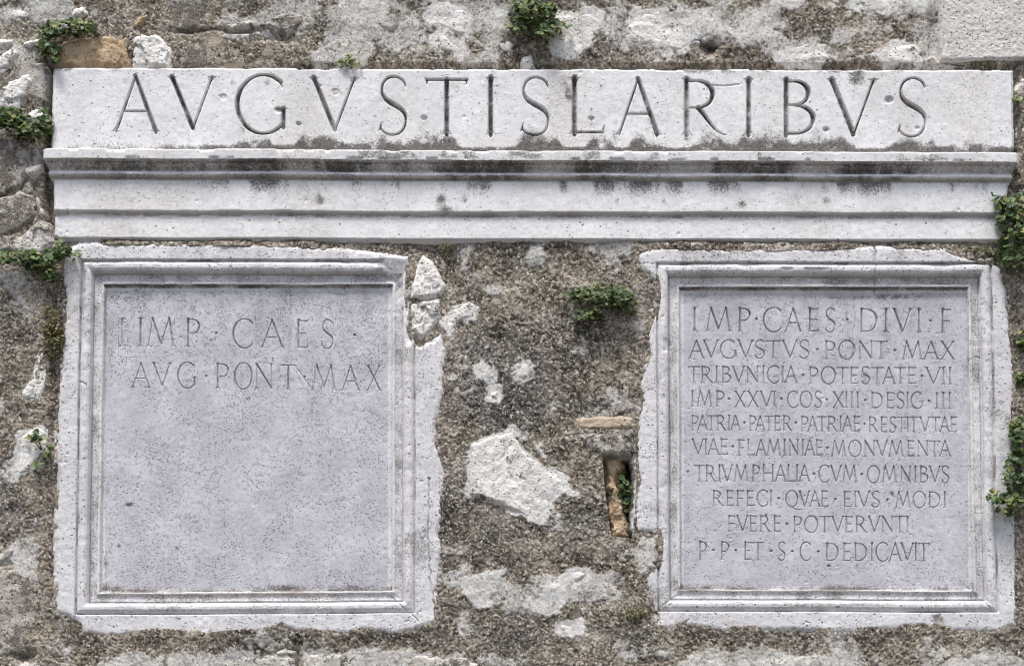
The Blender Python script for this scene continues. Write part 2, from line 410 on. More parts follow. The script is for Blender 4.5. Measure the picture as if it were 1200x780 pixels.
STONES = [
 ([(72, 46), (98, 41), (150, 39), (153, 76), (64, 78), (66, 55)], M_OCHRE, 9, 'ochre brown block at the lintel top left corner', .5),
 ([(154, 44), (165, 37), (184, 37), (199, 50), (203, 62), (198, 78), (154, 78)], M_WHITE, 9, 'white pitted stone beside the ochre block', .6),
 ([(205, 47), (226, 36), (260, 33), (276, 47), (300, 40), (325, 47), (322, 78), (207, 78)], M_TAN, 5, 'brownish stone above the first letters', 1),
 ([(152, 29), (160, 16), (173, 14), (168, 26), (161, 34)], M_OCHRE, 11, 'small rust coloured chip', .3),
 ([(176, 12), (205, 0), (240, -6), (242, 26), (215, 38), (190, 33), (174, 24)], M_GREY, 6, None, 1),
 ([(105, -5), (170, -8), (172, 12), (150, 28), (112, 30), (104, 18)], M_GREY, 4, None, 1),
 ([(83, 8), (100, 3), (104, 15), (92, 22), (82, 18)], M_WHITE, 8, None, .5),
 ([(20, -8), (80, -8), (78, 12), (52, 24), (24, 18)], M_PALE, 5, None, 1),
 ([(24, 47), (35, 43), (47, 42), (48, 50), (35, 54), (26, 51)], M_WHITE, 9, None, .3),
 ([(-20, 42), (16, 43), (14, 50), (-5, 56), (-20, 54)], M_WHITE, 8, None, .4),
 ([(-20, 78), (2, 60), (14, 52), (23, 60), (8, 78), (-10, 88)], M_WHITE, 8, None, .4),
 ([(8, 84), (28, 63), (50, 72), (58, 86), (57, 125), (36, 117), (26, 128), (0, 122), (-10, 100)], M_GREY, 3, None, 1),
 ([(-10, 112), (4, 98), (18, 88), (34, 82), (38, 92), (25, 118), (22, 128), (-10, 126)], M_WHITE, 8, None, .7),
 ([(28, 132), (40, 123), (54, 130), (57, 140), (45, 144), (30, 139)], M_WHITE, 9, None, .4),
 ([(-30, 152), (20, 160), (44, 168), (50, 184), (45, 202), (20, 222), (-30, 234)], M_GREY, 7, 'large grey stone left of the cornice', .7),
 ([(24, 196), (30, 190), (47, 189), (48, 197), (38, 206), (27, 203)], M_WHITE, 12, None, .3),
 ([(-30, 240), (22, 221), (38, 227), (42, 250), (38, 258), (18, 272), (-30, 292)], M_GREY, 6, None, .7),
 ([(28, 270), (45, 253), (56, 262), (62, 282), (44, 298), (0, 294), (-20, 296), (15, 277)], M_PALE, 8, None, .6),
 ([(39, 224), (46, 231), (52, 250), (46, 253), (40, 240)], M_PALE, 8, None, .4),
 ([(38, 412), (52, 408), (57, 420), (57, 440), (48, 473), (24, 466), (22, 458), (33, 440)], M_WHITE, 7, 'white stone left of the first tablet', .3),
 ([(15, 510), (45, 497), (57, 500), (55, 528), (30, 557), (18, 555), (20, 530)], M_WHITE, 4, None, .8),
 ([(-20, 676), (18, 662), (38, 672), (42, 690), (45, 712), (41, 740), (30, 766), (-20, 776)], M_GREY, 6, 'large mottled grey stone at the lower left', .8),
 ([(-10, 652), (8, 641), (18, 640), (12, 655), (-10, 664)], M_PALE, 6, None, .5),
 ([(14, 790), (40, 776), (75, 777), (78, 800), (14, 805)], M_PALE, 5, None, .6),
 ([(112, 778), (150, 767), (190, 772), (188, 810), (112, 810)], M_PALE, 5, None, .8),
 ([(198, 775), (230, 768), (300, 766), (346, 766), (349, 815), (200, 815)], M_PALE, 6, None, .8),
 ([(356, 772), (362, 762), (440, 765), (530, 767), (562, 776), (562, 815), (358, 815)], M_PALE, 6, None, .9),
 ([(318, 764), (332, 757), (346, 762), (344, 768), (322, 769)], M_PALE, 7, None, .4),
 ([(264, 27), (285, 18), (298, 22), (297, 30), (270, 36)], M_PALE, 11, None, .5),
 ([(300, 28), (330, 8), (355, 14), (359, 30), (336, 42), (320, 34)], M_GREY, 9, None, .8),
 ([(404, -8), (432, -8), (470, 10), (462, 38), (430, 35), (405, 28)], M_PALE, 4, None, 1.1),
 ([(366, 71), (385, 53), (400, 41), (425, 39), (441, 50), (440, 62), (424, 79), (368, 79)], M_PALE, 5, None, 1),
 ([(500, 10), (520, 3), (548, 8), (550, 25), (545, 42), (530, 39), (504, 28)], M_WHITE, 5, 'white stone over the letter T', .8),
 ([(504, 42), (520, 39), (543, 57), (535, 63), (504, 58)], M_WHITE, 4, None, .9),
 ([(560, 26), (580, 12), (601, 9), (599, 35), (576, 41), (562, 36)], M_PALE, 3, None, 1),
 ([(612, 63), (622, 61), (625, 75), (613, 79), (609, 70)], M_WHITE, 10, None, .3),
 ([(638, 22), (650, 14), (694, 12), (707, 18), (706, 28), (693, 40), (689, 56), (672, 69), (652, 62), (640, 42)], M_WHITE, 7, 'smooth white stone right of the upper plant', .6),
 ([(583, 53), (597, 52), (598, 60), (586, 62)], M_WHITE, 5, None, .5),
 ([(735, 30), (746, 12), (776, 8), (800, 18), (838, 14), (851, 30), (846, 42), (820, 46), (800, 61), (768, 56), (736, 42)], M_WHITE, 4, None, 1.5),
 ([(866, 26), (885, 12), (905, 8), (921, 30), (915, 50), (890, 58), (870, 50)], M_PALE, 3, None, 1.3),
 ([(904, -6), (944, -6), (941, 10), (926, 14), (910, 6)], M_WHITE, 7, None, .5),
 ([(988, -8), (1086, -8), (1082, 11), (1052, 10), (1030, 16), (1004, 14)], M_WHITE, 5, None, 1),
 ([(905, 62), (940, 47), (966, 56), (976, 68), (950, 75), (904, 75)], M_WHITE, 4, None, 1.2),
 ([(1008, 68), (1030, 55), (1046, 51), (1076, 49), (1079, 70), (1072, 78), (1040, 75)], M_WHITE, 6, 'white corner stone above the last letters', .9),
 ([(975, 50), (988, 36), (1000, 40), (996, 52)], M_PALE, 5, None, .8),
 ([(1084, 68), (1094, 61), (1108, 70), (1132, 76), (1090, 79)], M_PALE, 7, None, .6),
 ([(1188, 104), (1197, 88), (1222, 84), (1225, 114), (1192, 113)], M_PALE, 8, None, .4),
 ([(1193, 134), (1225, 124), (1225, 165), (1193, 160)], M_WHITE, 7, None, .4),
 ([(1188, 180), (1225, 172), (1225, 215), (1196, 212)], M_GREY, 3, None, .6),
 ([(1194, 640), (1225, 630), (1225, 690), (1200, 694)], M_GREY, 3, None, .6),
 ([(495, 295), (508, 305), (523, 333), (518, 345), (498, 349), (480, 349), (482, 320)], M_WHITE, 9, 'pointed white stone wedged beside the first tablet', .3),
 ([(480, 352), (498, 350), (516, 346), (518, 372), (506, 386), (492, 399), (482, 384)], M_WHITE, 9, 'broken white stone under the pointed wedged stone', .3),
 ([(523, 368), (545, 353), (563, 357), (560, 373), (540, 378), (528, 393), (519, 382)], M_WHITE, 4, None, 1),
 ([(546, 540), (549, 518), (575, 508), (600, 504), (615, 524), (638, 543), (669, 568), (674, 580), (648, 586), (646, 602), (637, 617), (606, 600), (574, 587), (547, 580)], M_WHITE, 5, 'large bare white stone between the tablets', .8),
 ([(624, 517), (633, 519), (637, 536), (627, 531)], M_WHITE, 4, None, .5),
 ([(623, 290), (636, 287), (636, 306), (622, 305)], M_PALE, 3, None, .7),
 ([(557, 430), (570, 428), (584, 440), (576, 447), (562, 441)], M_WHITE, 3, None, .9),
 ([(572, 456), (588, 453), (585, 471), (572, 467)], M_WHITE, 4, None, .6),
 ([(600, 440), (612, 422), (622, 420), (620, 441), (603, 448)], M_WHITE, 3, None, 1),
 ([(531, 447), (555, 440), (557, 455), (540, 464)], M_TAN, 5, None, .6),
 ([(672, 487), (700, 484), (744, 485), (744, 502), (700, 505), (675, 503)], M_SLAB, 7, 'thin ochre slab over the putlog hole', .5),
 ([(676, 508), (700, 504), (743, 502), (744, 522), (738, 531), (706, 532), (684, 522)], M_GREY, 10, 'grey stone bridging the putlog hole', .8),
 ([(541, 683), (565, 667), (592, 668), (585, 680), (571, 695), (577, 711), (560, 712), (542, 696)], M_WHITE, 3.5, None, 1.4),
 ([(604, 708), (625, 700), (648, 682), (663, 668), (692, 671), (664, 690), (656, 717), (625, 718)], M_WHITE, 3.5, None, 1.4),
 ([(654, 732), (686, 726), (681, 743), (658, 746)], M_WHITE, 3, None, 1),
 ([(704, 680), (726, 684), (723, 698), (711, 696)], M_PALE, 3, None, 1),
 ([(538, 735), (543, 714), (549, 735), (544, 742)], M_PALE, 4, None, .6),
 ([(743, 646), (750, 631), (768, 630), (767, 656), (752, 668)], M_PALE, 6, None, .7),
 ([(866, 775), (900, 768), (980, 766), (1020, 776), (1014, 812), (862, 812)], M_PALE, 5, None, 1.1),
 ([(1096, 778), (1140, 768), (1200, 772), (1230, 780), (1230, 812), (1096, 812)], M_PALE, 5, None, 1.1),
 ([(785, 780), (810, 768), (845, 775), (850, 812), (785, 812)], M_PALE, 5, None, 1),
]
# ------------------------------------------------------------------ ground
gv = [(-60, -60, 0), (60, -60, 0), (60, 60, 0), (-60, 60, 0)]
tag(link_mesh('ground', gv, [(0, 1, 2, 3)], M_GROUND), kind='structure')

# ------------------------------------------------------------------ the rubble wall: mortar
wall = empty('rubble_wall', (0, 0, 0), 'weathered rubble stone wall of grainy lime mortar behind the inscribed marbles', 'wall')

def mortar_height(x, y):
    h = (fbm(x, y, 170, 3, 3) - 0.5) * 6 + (fbm(x, y, 46, 5, 3) - 0.5) * 6 + (fbm(x, y, 15, 8, 3) - 0.5) * 2.6
    f1, f2, cid = worley(x, y, 4.7, 21, 1.35)
    keep = sstep(0.15, 0.5, vnoise(x, y, 16, 77))
    g1 = (cid - 0.4) * 2.3 * keep + np.clip(0.5 - f1, -0.2, 0.5) * 1.3
    e1, e2, cid2 = worley(x, y, 2.5, 41, 1.3)
    g2 = (cid2 - 0.5) * 1.2 + np.clip(0.5 - e1, -0.2, 0.5) * 0.8
    grain = 0.13 + 0.55 * (0.42 * cid + 0.58 * cid2) + 0.30 * (cid2 - 0.5) + (fbm(x, y, 22, 90, 3) - 0.5) * 0.85
    grain = np.where(cid > 0.93, 0.66 + 0.25 * cid2, grain)
    grain = np.where(cid2 > 0.955, 0.97, grain)
    grain = np.clip(grain, 0, 1)
    h = h + 1.5
    gr = (g1 + g2) * .58
    # out of the photograph the wall goes on as plain rubble courses
    far = np.maximum(np.maximum(-x, x - 1200), np.maximum(-y, y - 780))
    s1, s2, sid = worley(x * 0.7, y * 1.15, 95, 61)
    stone = sstep(0.06, 0.16, (s2 - s1)) * sstep(4, 30, far)
    h = h + stone * (7 + 6 * sid)
    return h, gr, grain, stone, sid

mx = axis((-1500, -240, 12), (-240, -20, 3.2), (-20, 1220, 0.85), (1220, 1440, 3.2), (1440, 2700, 12))
my = axis((-900, -180, 12), (-180, -15, 3.2), (-15, 795, 0.85), (795, 960, 3.2), (960, 1850, 12))
x, y = np.meshgrid(mx, my)
h, gr, grain, stone, sid = mortar_height(x, y)
# open joints around the lintel and between it and the tablets
lx = np.maximum(np.maximum(56 - x, x - 1190), np.maximum(79 - y, y - 281))
h = h - 7 * sstep(5, 0, lx) * sstep(270, 262, y) - 1.5 * np.exp(-((y - 281 - (x - 62) * 0.002) / 4.5) ** 2) * sstep(55, 70, x) * sstep(1195, 1170, x)
h = h - 8 * np.exp(-((x - 57) / 5.0) ** 2) * sstep(95, 120, y) * sstep(290, 270, y)
h = h - 4 * np.exp(-((x - 63) / 3.0) ** 2) * sstep(310, 330, y) * sstep(720, 690, y)
# hollows and ledges
for cx, cy, rx, ry, v in [(628, 70, 14, 8, -9), (831, 55, 9, 8, -16), (283, 36, 20, 4, -9), (240, 38, 36, 3, -6),
                          (585, 395, 12, 9, -4), (600, 590, 40, 14, -3), (12, 236, 22, 5, -10), (30, 768, 12, 8, -10),
                          (95, 58, 5, 22, -6), (55, 80, 8, 10, -8), (1092, 40, 5, 40, -7), (20, 10, 12, 6, -5),
                          (470, 40, 26, 26, -3), (325, 44, 16, 6, -8), (640, 280, 90, 14, 2), (700, 515, 34, 14, 4),
                          (348, 772, 6, 20, -6), (40, 420, 25, 90, 1)]:
    h = h + v * np.exp(-((x - cx) / rx) ** 2 - ((y - cy) / ry) ** 2)
nsd = poly_sd(x, y, NICHE)
h = np.where(nsd > -2, h * (1 - sstep(-1.0, 1.5, nsd)) + (-46 + (fbm(x, y, 9, 55) - 0.5) * 8) * sstep(-1.0, 1.5, nsd), h)

lich = blobs(x, y, [(610, 420, 60, 70, .75), (690, 400, 40, 50, .6), (640, 480, 70, 40, .7), (560, 470, 30, 60, .6),
                    (540, 310, 40, 30, .45), (560, 620, 40, 50, .45), (680, 610, 30, 60, .55), (520, 560, 14, 90, .6),
                    (630, 660, 70, 30, .5), (620, 740, 90, 25, .45), (15, 580, 20, 50, .5), (10, 420, 14, 40, .7),
                    (20, 370, 30, 30, .35), (470, 45, 25, 30, .3), (950, 40, 60, 18, .5), (350, 25, 60, 20, .4),
                    (420, 745, 120, 10, .5), (220, 760, 50, 8, .5), (25, 90, 30, 20, .3), (900, 20, 30, 20, .35), (680, 735, 60, 16, .4)])
lich = np.clip(lich * 1.1 + (fbm(x, y, 50, 71, 5) - 0.5) * 2.1, 0, 1)
pale = blobs(x, y, [(628, 297, 12, 12, .8), (500, 430, 16, 20, .3), (615, 435, 16, 14, .5), (580, 440, 16, 14, .5), (700, 290, 60, 12, .35),
                    (545, 330, 20, 16, .4), (740, 300, 16, 22, .3), (725, 440, 18, 50, .3), (715, 640, 20, 26, .55), (640, 690, 50, 24, .75),
                    (570, 690, 30, 26, .6), (700, 690, 30, 18, .4), (20, 330, 30, 20, .5), (40, 610, 20, 60, .25), (20, 660, 14, 22, .45),
                    (430, 30, 30, 30, .5), (590, 30, 20, 18, .4), (780, 35, 50, 26, .45), (890, 30, 30, 26, .4), (940, 62, 40, 12, .5),
                    (60, 15, 60, 18, .55), (330, 25, 30, 12, .4), (1020, 60, 30, 16, .3), (1000, 8, 80, 8, .5), (560, 772, 30, 8, .4),
                    (790, 730, 26, 14, .5), (850, 770, 60, 14, .55), (1150, 770, 60, 14, .5), (930, 775, 80, 10, .5), (740, 765, 50, 14, .3),
                    (420, 55, 30, 20, .5), (545, 730, 8, 14, .6), (1180, 310, 20, 20, .2)])
pale = pale * 1.15 + .30 * sstep(85, 40, y) + .22 * sstep(75, 15, x) + .22 * sstep(725, 765, y) + (fbm(x, y, 34, 83, 5) - 0.5) * 1.9 - .06
pale = sstep(0.30, 0.62, pale + (fbm(x, y, 6, 84, 2) - 0.5) * 0.45)
white = np.zeros(x.shape)
nz = (fbm(x, y, 20, 87, 5, .6) - .5) * 26 + (fbm(x, y, 5, 88, 2) - .5) * 5
for pts, mat, hh, lab, rag in STONES:
    if mat not in (M_WHITE, M_PALE) or rag < .45 or hh > 7: continue
    p_ = np.array(pts); m_ = 16
    i0, i1 = np.searchsorted(mx, [p_[:, 0].min() - m_, p_[:, 0].max() + m_]); j0, j1 = np.searchsorted(my, [p_[:, 1].min() - m_, p_[:, 1].max() + m_])
    sl_ = (slice(j0, j1), slice(i0, i1))
    v_ = sstep(-4, 2, poly_sd(x[sl_], y[sl_], pts) + nz[sl_])
    white[sl_] = np.maximum(white[sl_], v_ * (1.0 if mat == M_WHITE else .6))
pale = np.maximum(pale, np.minimum(1, white * 1.3))
pale = np.maximum(pale, stone * np.where(sid > 0.45, 0.8, 0.25))
h = h + pale * 1.2 + gr * (1 - .72 * pale)
tin = np.maximum(poly_sd(x, y, LEFT_OUT), poly_sd(x, y, RIGHT_OUT))
h = h + 2.4 * np.exp(-np.clip(-tin, 0, 200) / 9) * (y > 284) - 14 * sstep(8, 16, tin)
cx = 0.5 * (mx[:-1] + mx[1:]); cy = 0.5 * (my[:-1] + my[1:])
gx, gy = np.meshgrid(cx, cy)
hide = ((poly_sd(gx, gy, LEFT_OUT) > 18) | (poly_sd(gx, gy, RIGHT_OUT) > 18) |
        ((gx > 76) & (gx < 1166) & (gy > 96) & (gy < 264)))
sheet('mortar', mx, my, h, ~hide, 0, M_MORTAR, wall, dict(grain=grain, lichen=lich, pale=pale, white=white), back=-240, inner=hide)

# ------------------------------------------------------------------ the rubble wall: stones
def stone_part(pts, mat, hh=6.0, label=None, rag=1.0, edge=6.0, seed=1, href=None, base=-8, flat=False, crust_shade=()):
    p = np.array(pts, float)
    pad = 4
    xs = np.arange(p[:, 0].min() - pad, p[:, 0].max() + pad, 1.0); ys = np.arange(p[:, 1].min() - pad, p[:, 1].max() + pad, 1.0)
    x, y = np.meshgrid(xs, ys)
    sd = poly_sd(x, y, pts) + rag * ((fbm(x, y, 14, seed, 4) - 0.5) * 9 + (vnoise(x, y, 3.5, seed + 5) - 0.5) * 2.5)
    f1, f2, cid = worley(x, y, 22, seed + 9, 1.3)          # broken facets
    k = 0.25 if flat else 1.0
    u = x * (cid - 0.5) * 0.10 * k + y * (vnoise(x * 0 + cid * 900, y * 0, 1, seed) - 0.5) * 0.08 * k
    uu = u - u.mean()
    rough = np.clip(uu, -2, 2) * (0 if flat else .25 if 0 < hh <= 7 else .7) + k * (fbm(x, y, 10, seed + 3, 4) - 0.5) * 4 + (fbm(x, y, 3.0, seed + 4, 2) - 0.5) * 1.6
    body = hh + rough * 1.6 if hh < 0 else (hh * .25 + 1.5 if hh <= 7 else hh * .62) + rough * (.45 if hh <= 7 else .8)
    t = sstep(-1.5, edge, sd)
    t = .35 * sstep(-2.5, 1.5, sd) + .65 * t
    h = base + (body - base) * np.sqrt(np.clip(t, 0, 1))
    mask = (sd[:-1, :-1] > -2.5)
    cr = np.clip(blobs(x, y, list(crust_shade)) + (fbm(x, y, 18, seed + 12, 3) - 0.55) * 1.1 + sstep(5, -1, sd) * rag * .35, 0, 1)
    o = sheet('stone', xs, ys, h, mask, hh if href is None else href, mat, wall, dict(crust_shade=cr), back=-40)
    if label: o['label'] = label
    return o

for i, (pts, mat, hh, lab, rag) in enumerate(STONES):
    stone_part(pts, mat, hh, lab, rag, seed=200 + 31 * i)
stone_part([(1100, -180), (1420, -180), (1420, 66), (1240, 66), (1102, 70)], M_ASHLAR, 13, 'large squared pale block at the upper right', .25, 3.0, 901, flat=True)
# the ochre stone inside the putlog hole
stone_part([(703, 530), (735, 530), (732, 548), (727, 560), (730, 580), (735, 600), (740, 612), (742, 634), (712, 634), (709, 600), (706, 565)], M_OCHRE, -5,
           'bare ochre stone inside the putlog hole', 1.0, 9.0, 955, base=-46)

# ------------------------------------------------------------------ Roman capitals
TH, TN = 0.105, 0.058        # thick and thin strokes, in cap heights

def arc(cx, cy, rx, ry, a0, a1, n=22, thick=TH, thin=TN, stress=8):
    out = []
    for i in range(n + 1):
        a = R(a0 + (a1 - a0) * i / n)
        w = thin + (thick - thin) * abs(math.cos(a - R(stress))) ** 1.6
        out.append((cx + rx * math.cos(a), cy + ry * math.sin(a), w))
    return out

def bez(p0, p1, p2, p3, w0, w1, n=14):
    out = []
    for i in range(n + 1):
        t = i / n; u = 1 - t
        out.append((u**3*p0[0] + 3*u*u*t*p1[0] + 3*u*t*t*p2[0] + t**3*p3[0],
                    u**3*p0[1] + 3*u*u*t*p1[1] + 3*u*t*t*p2[1] + t**3*p3[1], w0 + (w1 - w0) * t))
    return out

def L(x0, y0, x1, y1, w0, w1=None): return [(x0, y0, w0), (x1, y1, w0 if w1 is None else w1)]

def serif(x, y, up, hw=0.095, w=TH, sl=0.0):
    s = 1 if up else -1          # up: the stem runs upwards from here; sl: how far it leans over a cap height
    q = x + s * sl * .12
    return [[(x - hw, y, .016), (x, y + .012 * s, .03), (x + hw, y, .016)],
            [(q, y + .12 * s, w * .72), (x - hw * .7, y + .008 * s, .018)], [(q, y + .12 * s, w * .72), (x + hw * .7, y + .008 * s, .018)]]

def vserif(x, y, s):             # the upright tick that ends an arm
    return [[(x - .03, y, .03), (x, y + s * .05, .05), (x + .012, y + s * .10, .014)]]

def glyph(c):
    w = 0.0; g = []
    if c == 'I': w = .12; g = [L(.06, 0, .06, 1, TH)] + serif(.06, 0, 1) + serif(.06, 1, 0)
    if c == 'A': w = .84; g = [L(.06, 0, .42, .99, TN), L(.41, 1.0, .78, 0, TH * .8, TH), L(.19, .37, .63, .37, .05)] + serif(.06, 0, 1, .075, TN, .36) + serif(.78, 0, 1, .085, TH, -.37)
    if c == 'V': w = .88; g = [L(.07, 1, .45, .02, TH), L(.81, 1, .46, .02, TN)] + serif(.07, 1, 0, .09, TH, -.38) + serif(.81, 1, 0, .085, TN, .36)
    if c == 'M': w = 1.06; g = [L(.06, 0, .22, .98, TN), L(.22, 1, .53, .08, TH), L(.84, .98, .53, .08, TN), L(.84, 1, 1.0, 0, TH)] + serif(.06, 0, 1, .075, TN, .16) + serif(1.0, 0, 1, .085, TH, -.16)
    if c == 'N': w = .82; g = [L(.10, 0, .10, .98, TN), L(.08, 1, .74, .02, TH), L(.74, .02, .74, 1, TN)] + serif(.10, 0, 1, .08, TN) + serif(.74, 1, 0, .08, TN)
    if c == 'O': w = .94; g = [arc(.47, .5, .44, .52, 0, 360, 40)]
    if c == 'Q': w = .94; g = [arc(.47, .5, .44, .52, 0, 360, 40), bez((.45, .0), (.65, -.16), (.9, -.22), (1.3, -.17), .09, .03)]
    if c == 'C': w = .80; g = [arc(.47, .5, .44, .52, 48, 312, 30)] + vserif(.77, .88, -1.2) + vserif(.775, .12, .9)
    if c == 'G': w = .88; g = [arc(.47, .5, .44, .52, 48, 322, 30), L(.81, .09, .81, .42, TH * .9)] + vserif(.78, .88, -1.2) + [[(.66, .425, .018), (.81, .415, .04), (.89, .425, .016)]]
    if c == 'S':
        w = .56; g = [bez((.49, .90), (.40, 1.06), (.07, 1.06), (.07, .76), .05, TN) + [(px, py, TN + (TH - TN) * math.sin(math.pi * k / 18)) for k, (px, py, _) in enumerate(bez((.07, .76), (.07, .50), (.52, .54), (.52, .25), TN, TN, 18))]
                      + bez((.52, .25), (.52, -.05), (.17, -.08), (.045, .10), TN, .045)] + vserif(.505, .93, -1.3) + vserif(.05, .055, 1.5)
    if c == 'T': w = .80; g = [L(.40, 0, .40, .96, TH), L(.04, .965, .76, .965, TN)] + serif(.40, 0, 1) + vserif(.05, .985, -1.3) + vserif(.75, .985, -1.3)
    if c == 'L': w = .62; g = [L(.10, 0, .10, 1, TH), L(.10, .035, .56, .035, TN)] + serif(.10, 0, 1) + serif(.10, 1, 0) + vserif(.57, .03, 1.3)
    if c == 'E': w = .56; g = [L(.10, 0, .10, 1, TH), L(.10, .965, .48, .965, TN), L(.10, .52, .42, .52, .05), L(.10, .035, .51, .035, TN)] + serif(.10, 0, 1, .08) + serif(.10, 1, 0, .08) + vserif(.48, .985, -1.2) + vserif(.51, .03, 1.3) + vserif(.42, .54, -.8)
    if c == 'F': w = .54; g = [L(.10, 0, .10, 1, TH), L(.10, .965, .48, .965, TN), L(.10, .49, .42, .49, .05)] + serif(.10, 0, 1) + serif(.10, 1, 0, .08) + vserif(.48, .985, -1.2) + vserif(.42, .51, -.8)
    if c == 'H': w = .86; g = [L(.10, 0, .10, 1, TH), L(.76, 0, .76, 1, TH), L(.1, .52, .76, .52, .05)] + serif(.1, 0, 1) + serif(.1, 1, 0) + serif(.76, 0, 1) + serif(.76, 1, 0)
    if c == 'X': w = .82; g = [L(.10, 1, .72, 0, TH), L(.70, 1, .10, 0, TN)] + serif(.1, 1, 0, .085, TH, -.62) + serif(.72, 0, 1, .085, TH, -.62) + serif(.7, 1, 0, .075, TN, .6) + serif(.1, 0, 1, .075, TN, .6)
    if c == 'P': w = .60; g = [L(.10, 0, .10, 1, TH), L(.1, .965, .28, .965, TN), arc(.28, .715, .28, .25, 90, -90, 18), L(.28, .465, .17, .465, .04)] + serif(.10, 0, 1) + serif(.10, 1, 0, .08)
    if c == 'R': w = .80; g = [L(.10, 0, .10, 1, TH), L(.1, .965, .28, .965, TN), arc(.28, .725, .28, .24, 90, -90, 18), L(.28, .485, .13, .485, .045), bez((.31, .48), (.45, .33), (.58, .03), (.80, .0), TH, .03)] + serif(.10, 0, 1) + serif(.10, 1, 0, .08)
    if c == 'B': w = .62; g = [L(.10, 0, .10, 1, TH), L(.1, .965, .26, .965, TN), arc(.26, .755, .24, .21, 90, -90, 18), L(.13, .545, .3, .545, .045), arc(.27, .285, .32, .25, 90, -90, 18), L(.1, .035, .27, .035, TN)] + serif(.10, 0, 1, .07) + serif(.10, 1, 0, .08)
    if c == 'D': w = .86; g = [L(.10, 0, .10, 1, TH), L(.1, .965, .34, .965, TN), arc(.34, .5, .47, .465, 90, -90, 26), L(.1, .035, .34, .035, TN)] + serif(.10, 0, 1, .07) + serif(.10, 1, 0, .08)
    return w, g

def carve(xs, ys, G, c, x0, x1, ytop, ybase, weight=1.0, slant=0.0):
    """cut letter c, V shaped, into the depth grid G (max depth in half-widths); returns nothing"""
    w, g = glyph(c)
    sx = (x1 - x0) / w; sy = ybase - ytop
    ia, ib = np.searchsorted(xs, [x0 - 0.5 * sy, x1 + 0.6 * sy]); ja, jb = np.searchsorted(ys, [ytop - 0.2 * sy, ybase + 0.35 * sy])
    if ib - ia < 2 or jb - ja < 2: return
    x, y = np.meshgrid(xs[ia:ib], ys[ja:jb])
    d = G[ja:jb, ia:ib]
    for pl in g:
        for (ax, ay, aw), (bx, by, bw) in zip(pl[:-1], pl[1:]):
            AX, AY, BX, BY = x0 + ax * sx, ybase - ay * sy, x0 + bx * sx, ybase - by * sy
            ex, ey = BX - AX, BY - AY
            t = np.clip(((x - AX) * ex + (y - AY) * ey) / (ex * ex + ey * ey + 1e-9), 0, 1)
            r = 0.5 * sy * weight * (aw + (bw - aw) * t)
            if sy < 40: r = np.maximum(r, .72 if min(aw, bw) > .035 else .42)
            np.maximum(d, r - np.hypot(x - AX - t * ex, y - AY - t * ey), out=d)

def dot(xs, ys, G, cx, cy, r):
    ia, ib = np.searchsorted(xs, [cx - 2 * r, cx + 2 * r]); ja, jb = np.searchsorted(ys, [cy - 2 * r, cy + 2 * r])
    x, y = np.meshgrid(xs[ia:ib], ys[ja:jb])
    dd = (r - (np.abs(x - cx) * .9 + np.abs(y - cy - .15 * r))) * 0.8
    np.maximum(G[ja:jb, ia:ib], dd, out=G[ja:jb, ia:ib])

GAP = {'I': .15}
def word(xs, ys, G, text, x0, x1, ytop, ybase, weight=1.0):
    """fit a word between x0 and x1; letters keep their relative widths"""
    ws = [glyph(c)[0] for c in text]
    gaps = []
    for a, b in zip(text[:-1], text[1:]):
        k = .17
        if a in 'AVTLX' or b in 'AVTX': k = .05
        if a in 'IHMND' and b in 'IHMNDBEPRF': k = .25
        if (a, b) in (('A', 'V'), ('V', 'A'), ('T', 'A'), ('P', 'A'), ('A', 'T'), ('L', 'V'), ('L', 'T')): k = -.08
        gaps.append(k)
    u = (x1 - x0) / (sum(ws) + sum(gaps))
    p = x0
    for i, c in enumerate(text):
        carve(xs, ys, G, c, p, p + ws[i] * u, ytop, ybase, weight)
        p += ws[i] * u + (gaps[i] * u if i < len(gaps) else 0)

def cut_out(name, xs, ys, H, G, eps, mask, href, mat, parent, attrs, label=None):
    """the faces of one carved letter or line as a mesh of its own; returns the cells taken"""
    g = np.maximum.reduce([G[:-1, :-1], G[1:, :-1], G[:-1, 1:], G[1:, 1:]]) > eps
    g &= mask
    if not g.any(): return g
    jj = np.where(g.any(1))[0]; ii = np.where(g.any(0))[0]
    j0, j1, i0, i1 = jj[0], jj[-1] + 2, ii[0], ii[-1] + 2
    o = sheet(name, xs[i0:i1], ys[j0:j1], H[j0:j1, i0:i1], g[j0:j1 - 1, i0:i1 - 1], href, mat, parent,
              {k: v[j0:j1, i0:i1] for k, v in attrs.items()})
    if label: o['label'] = label
    return g

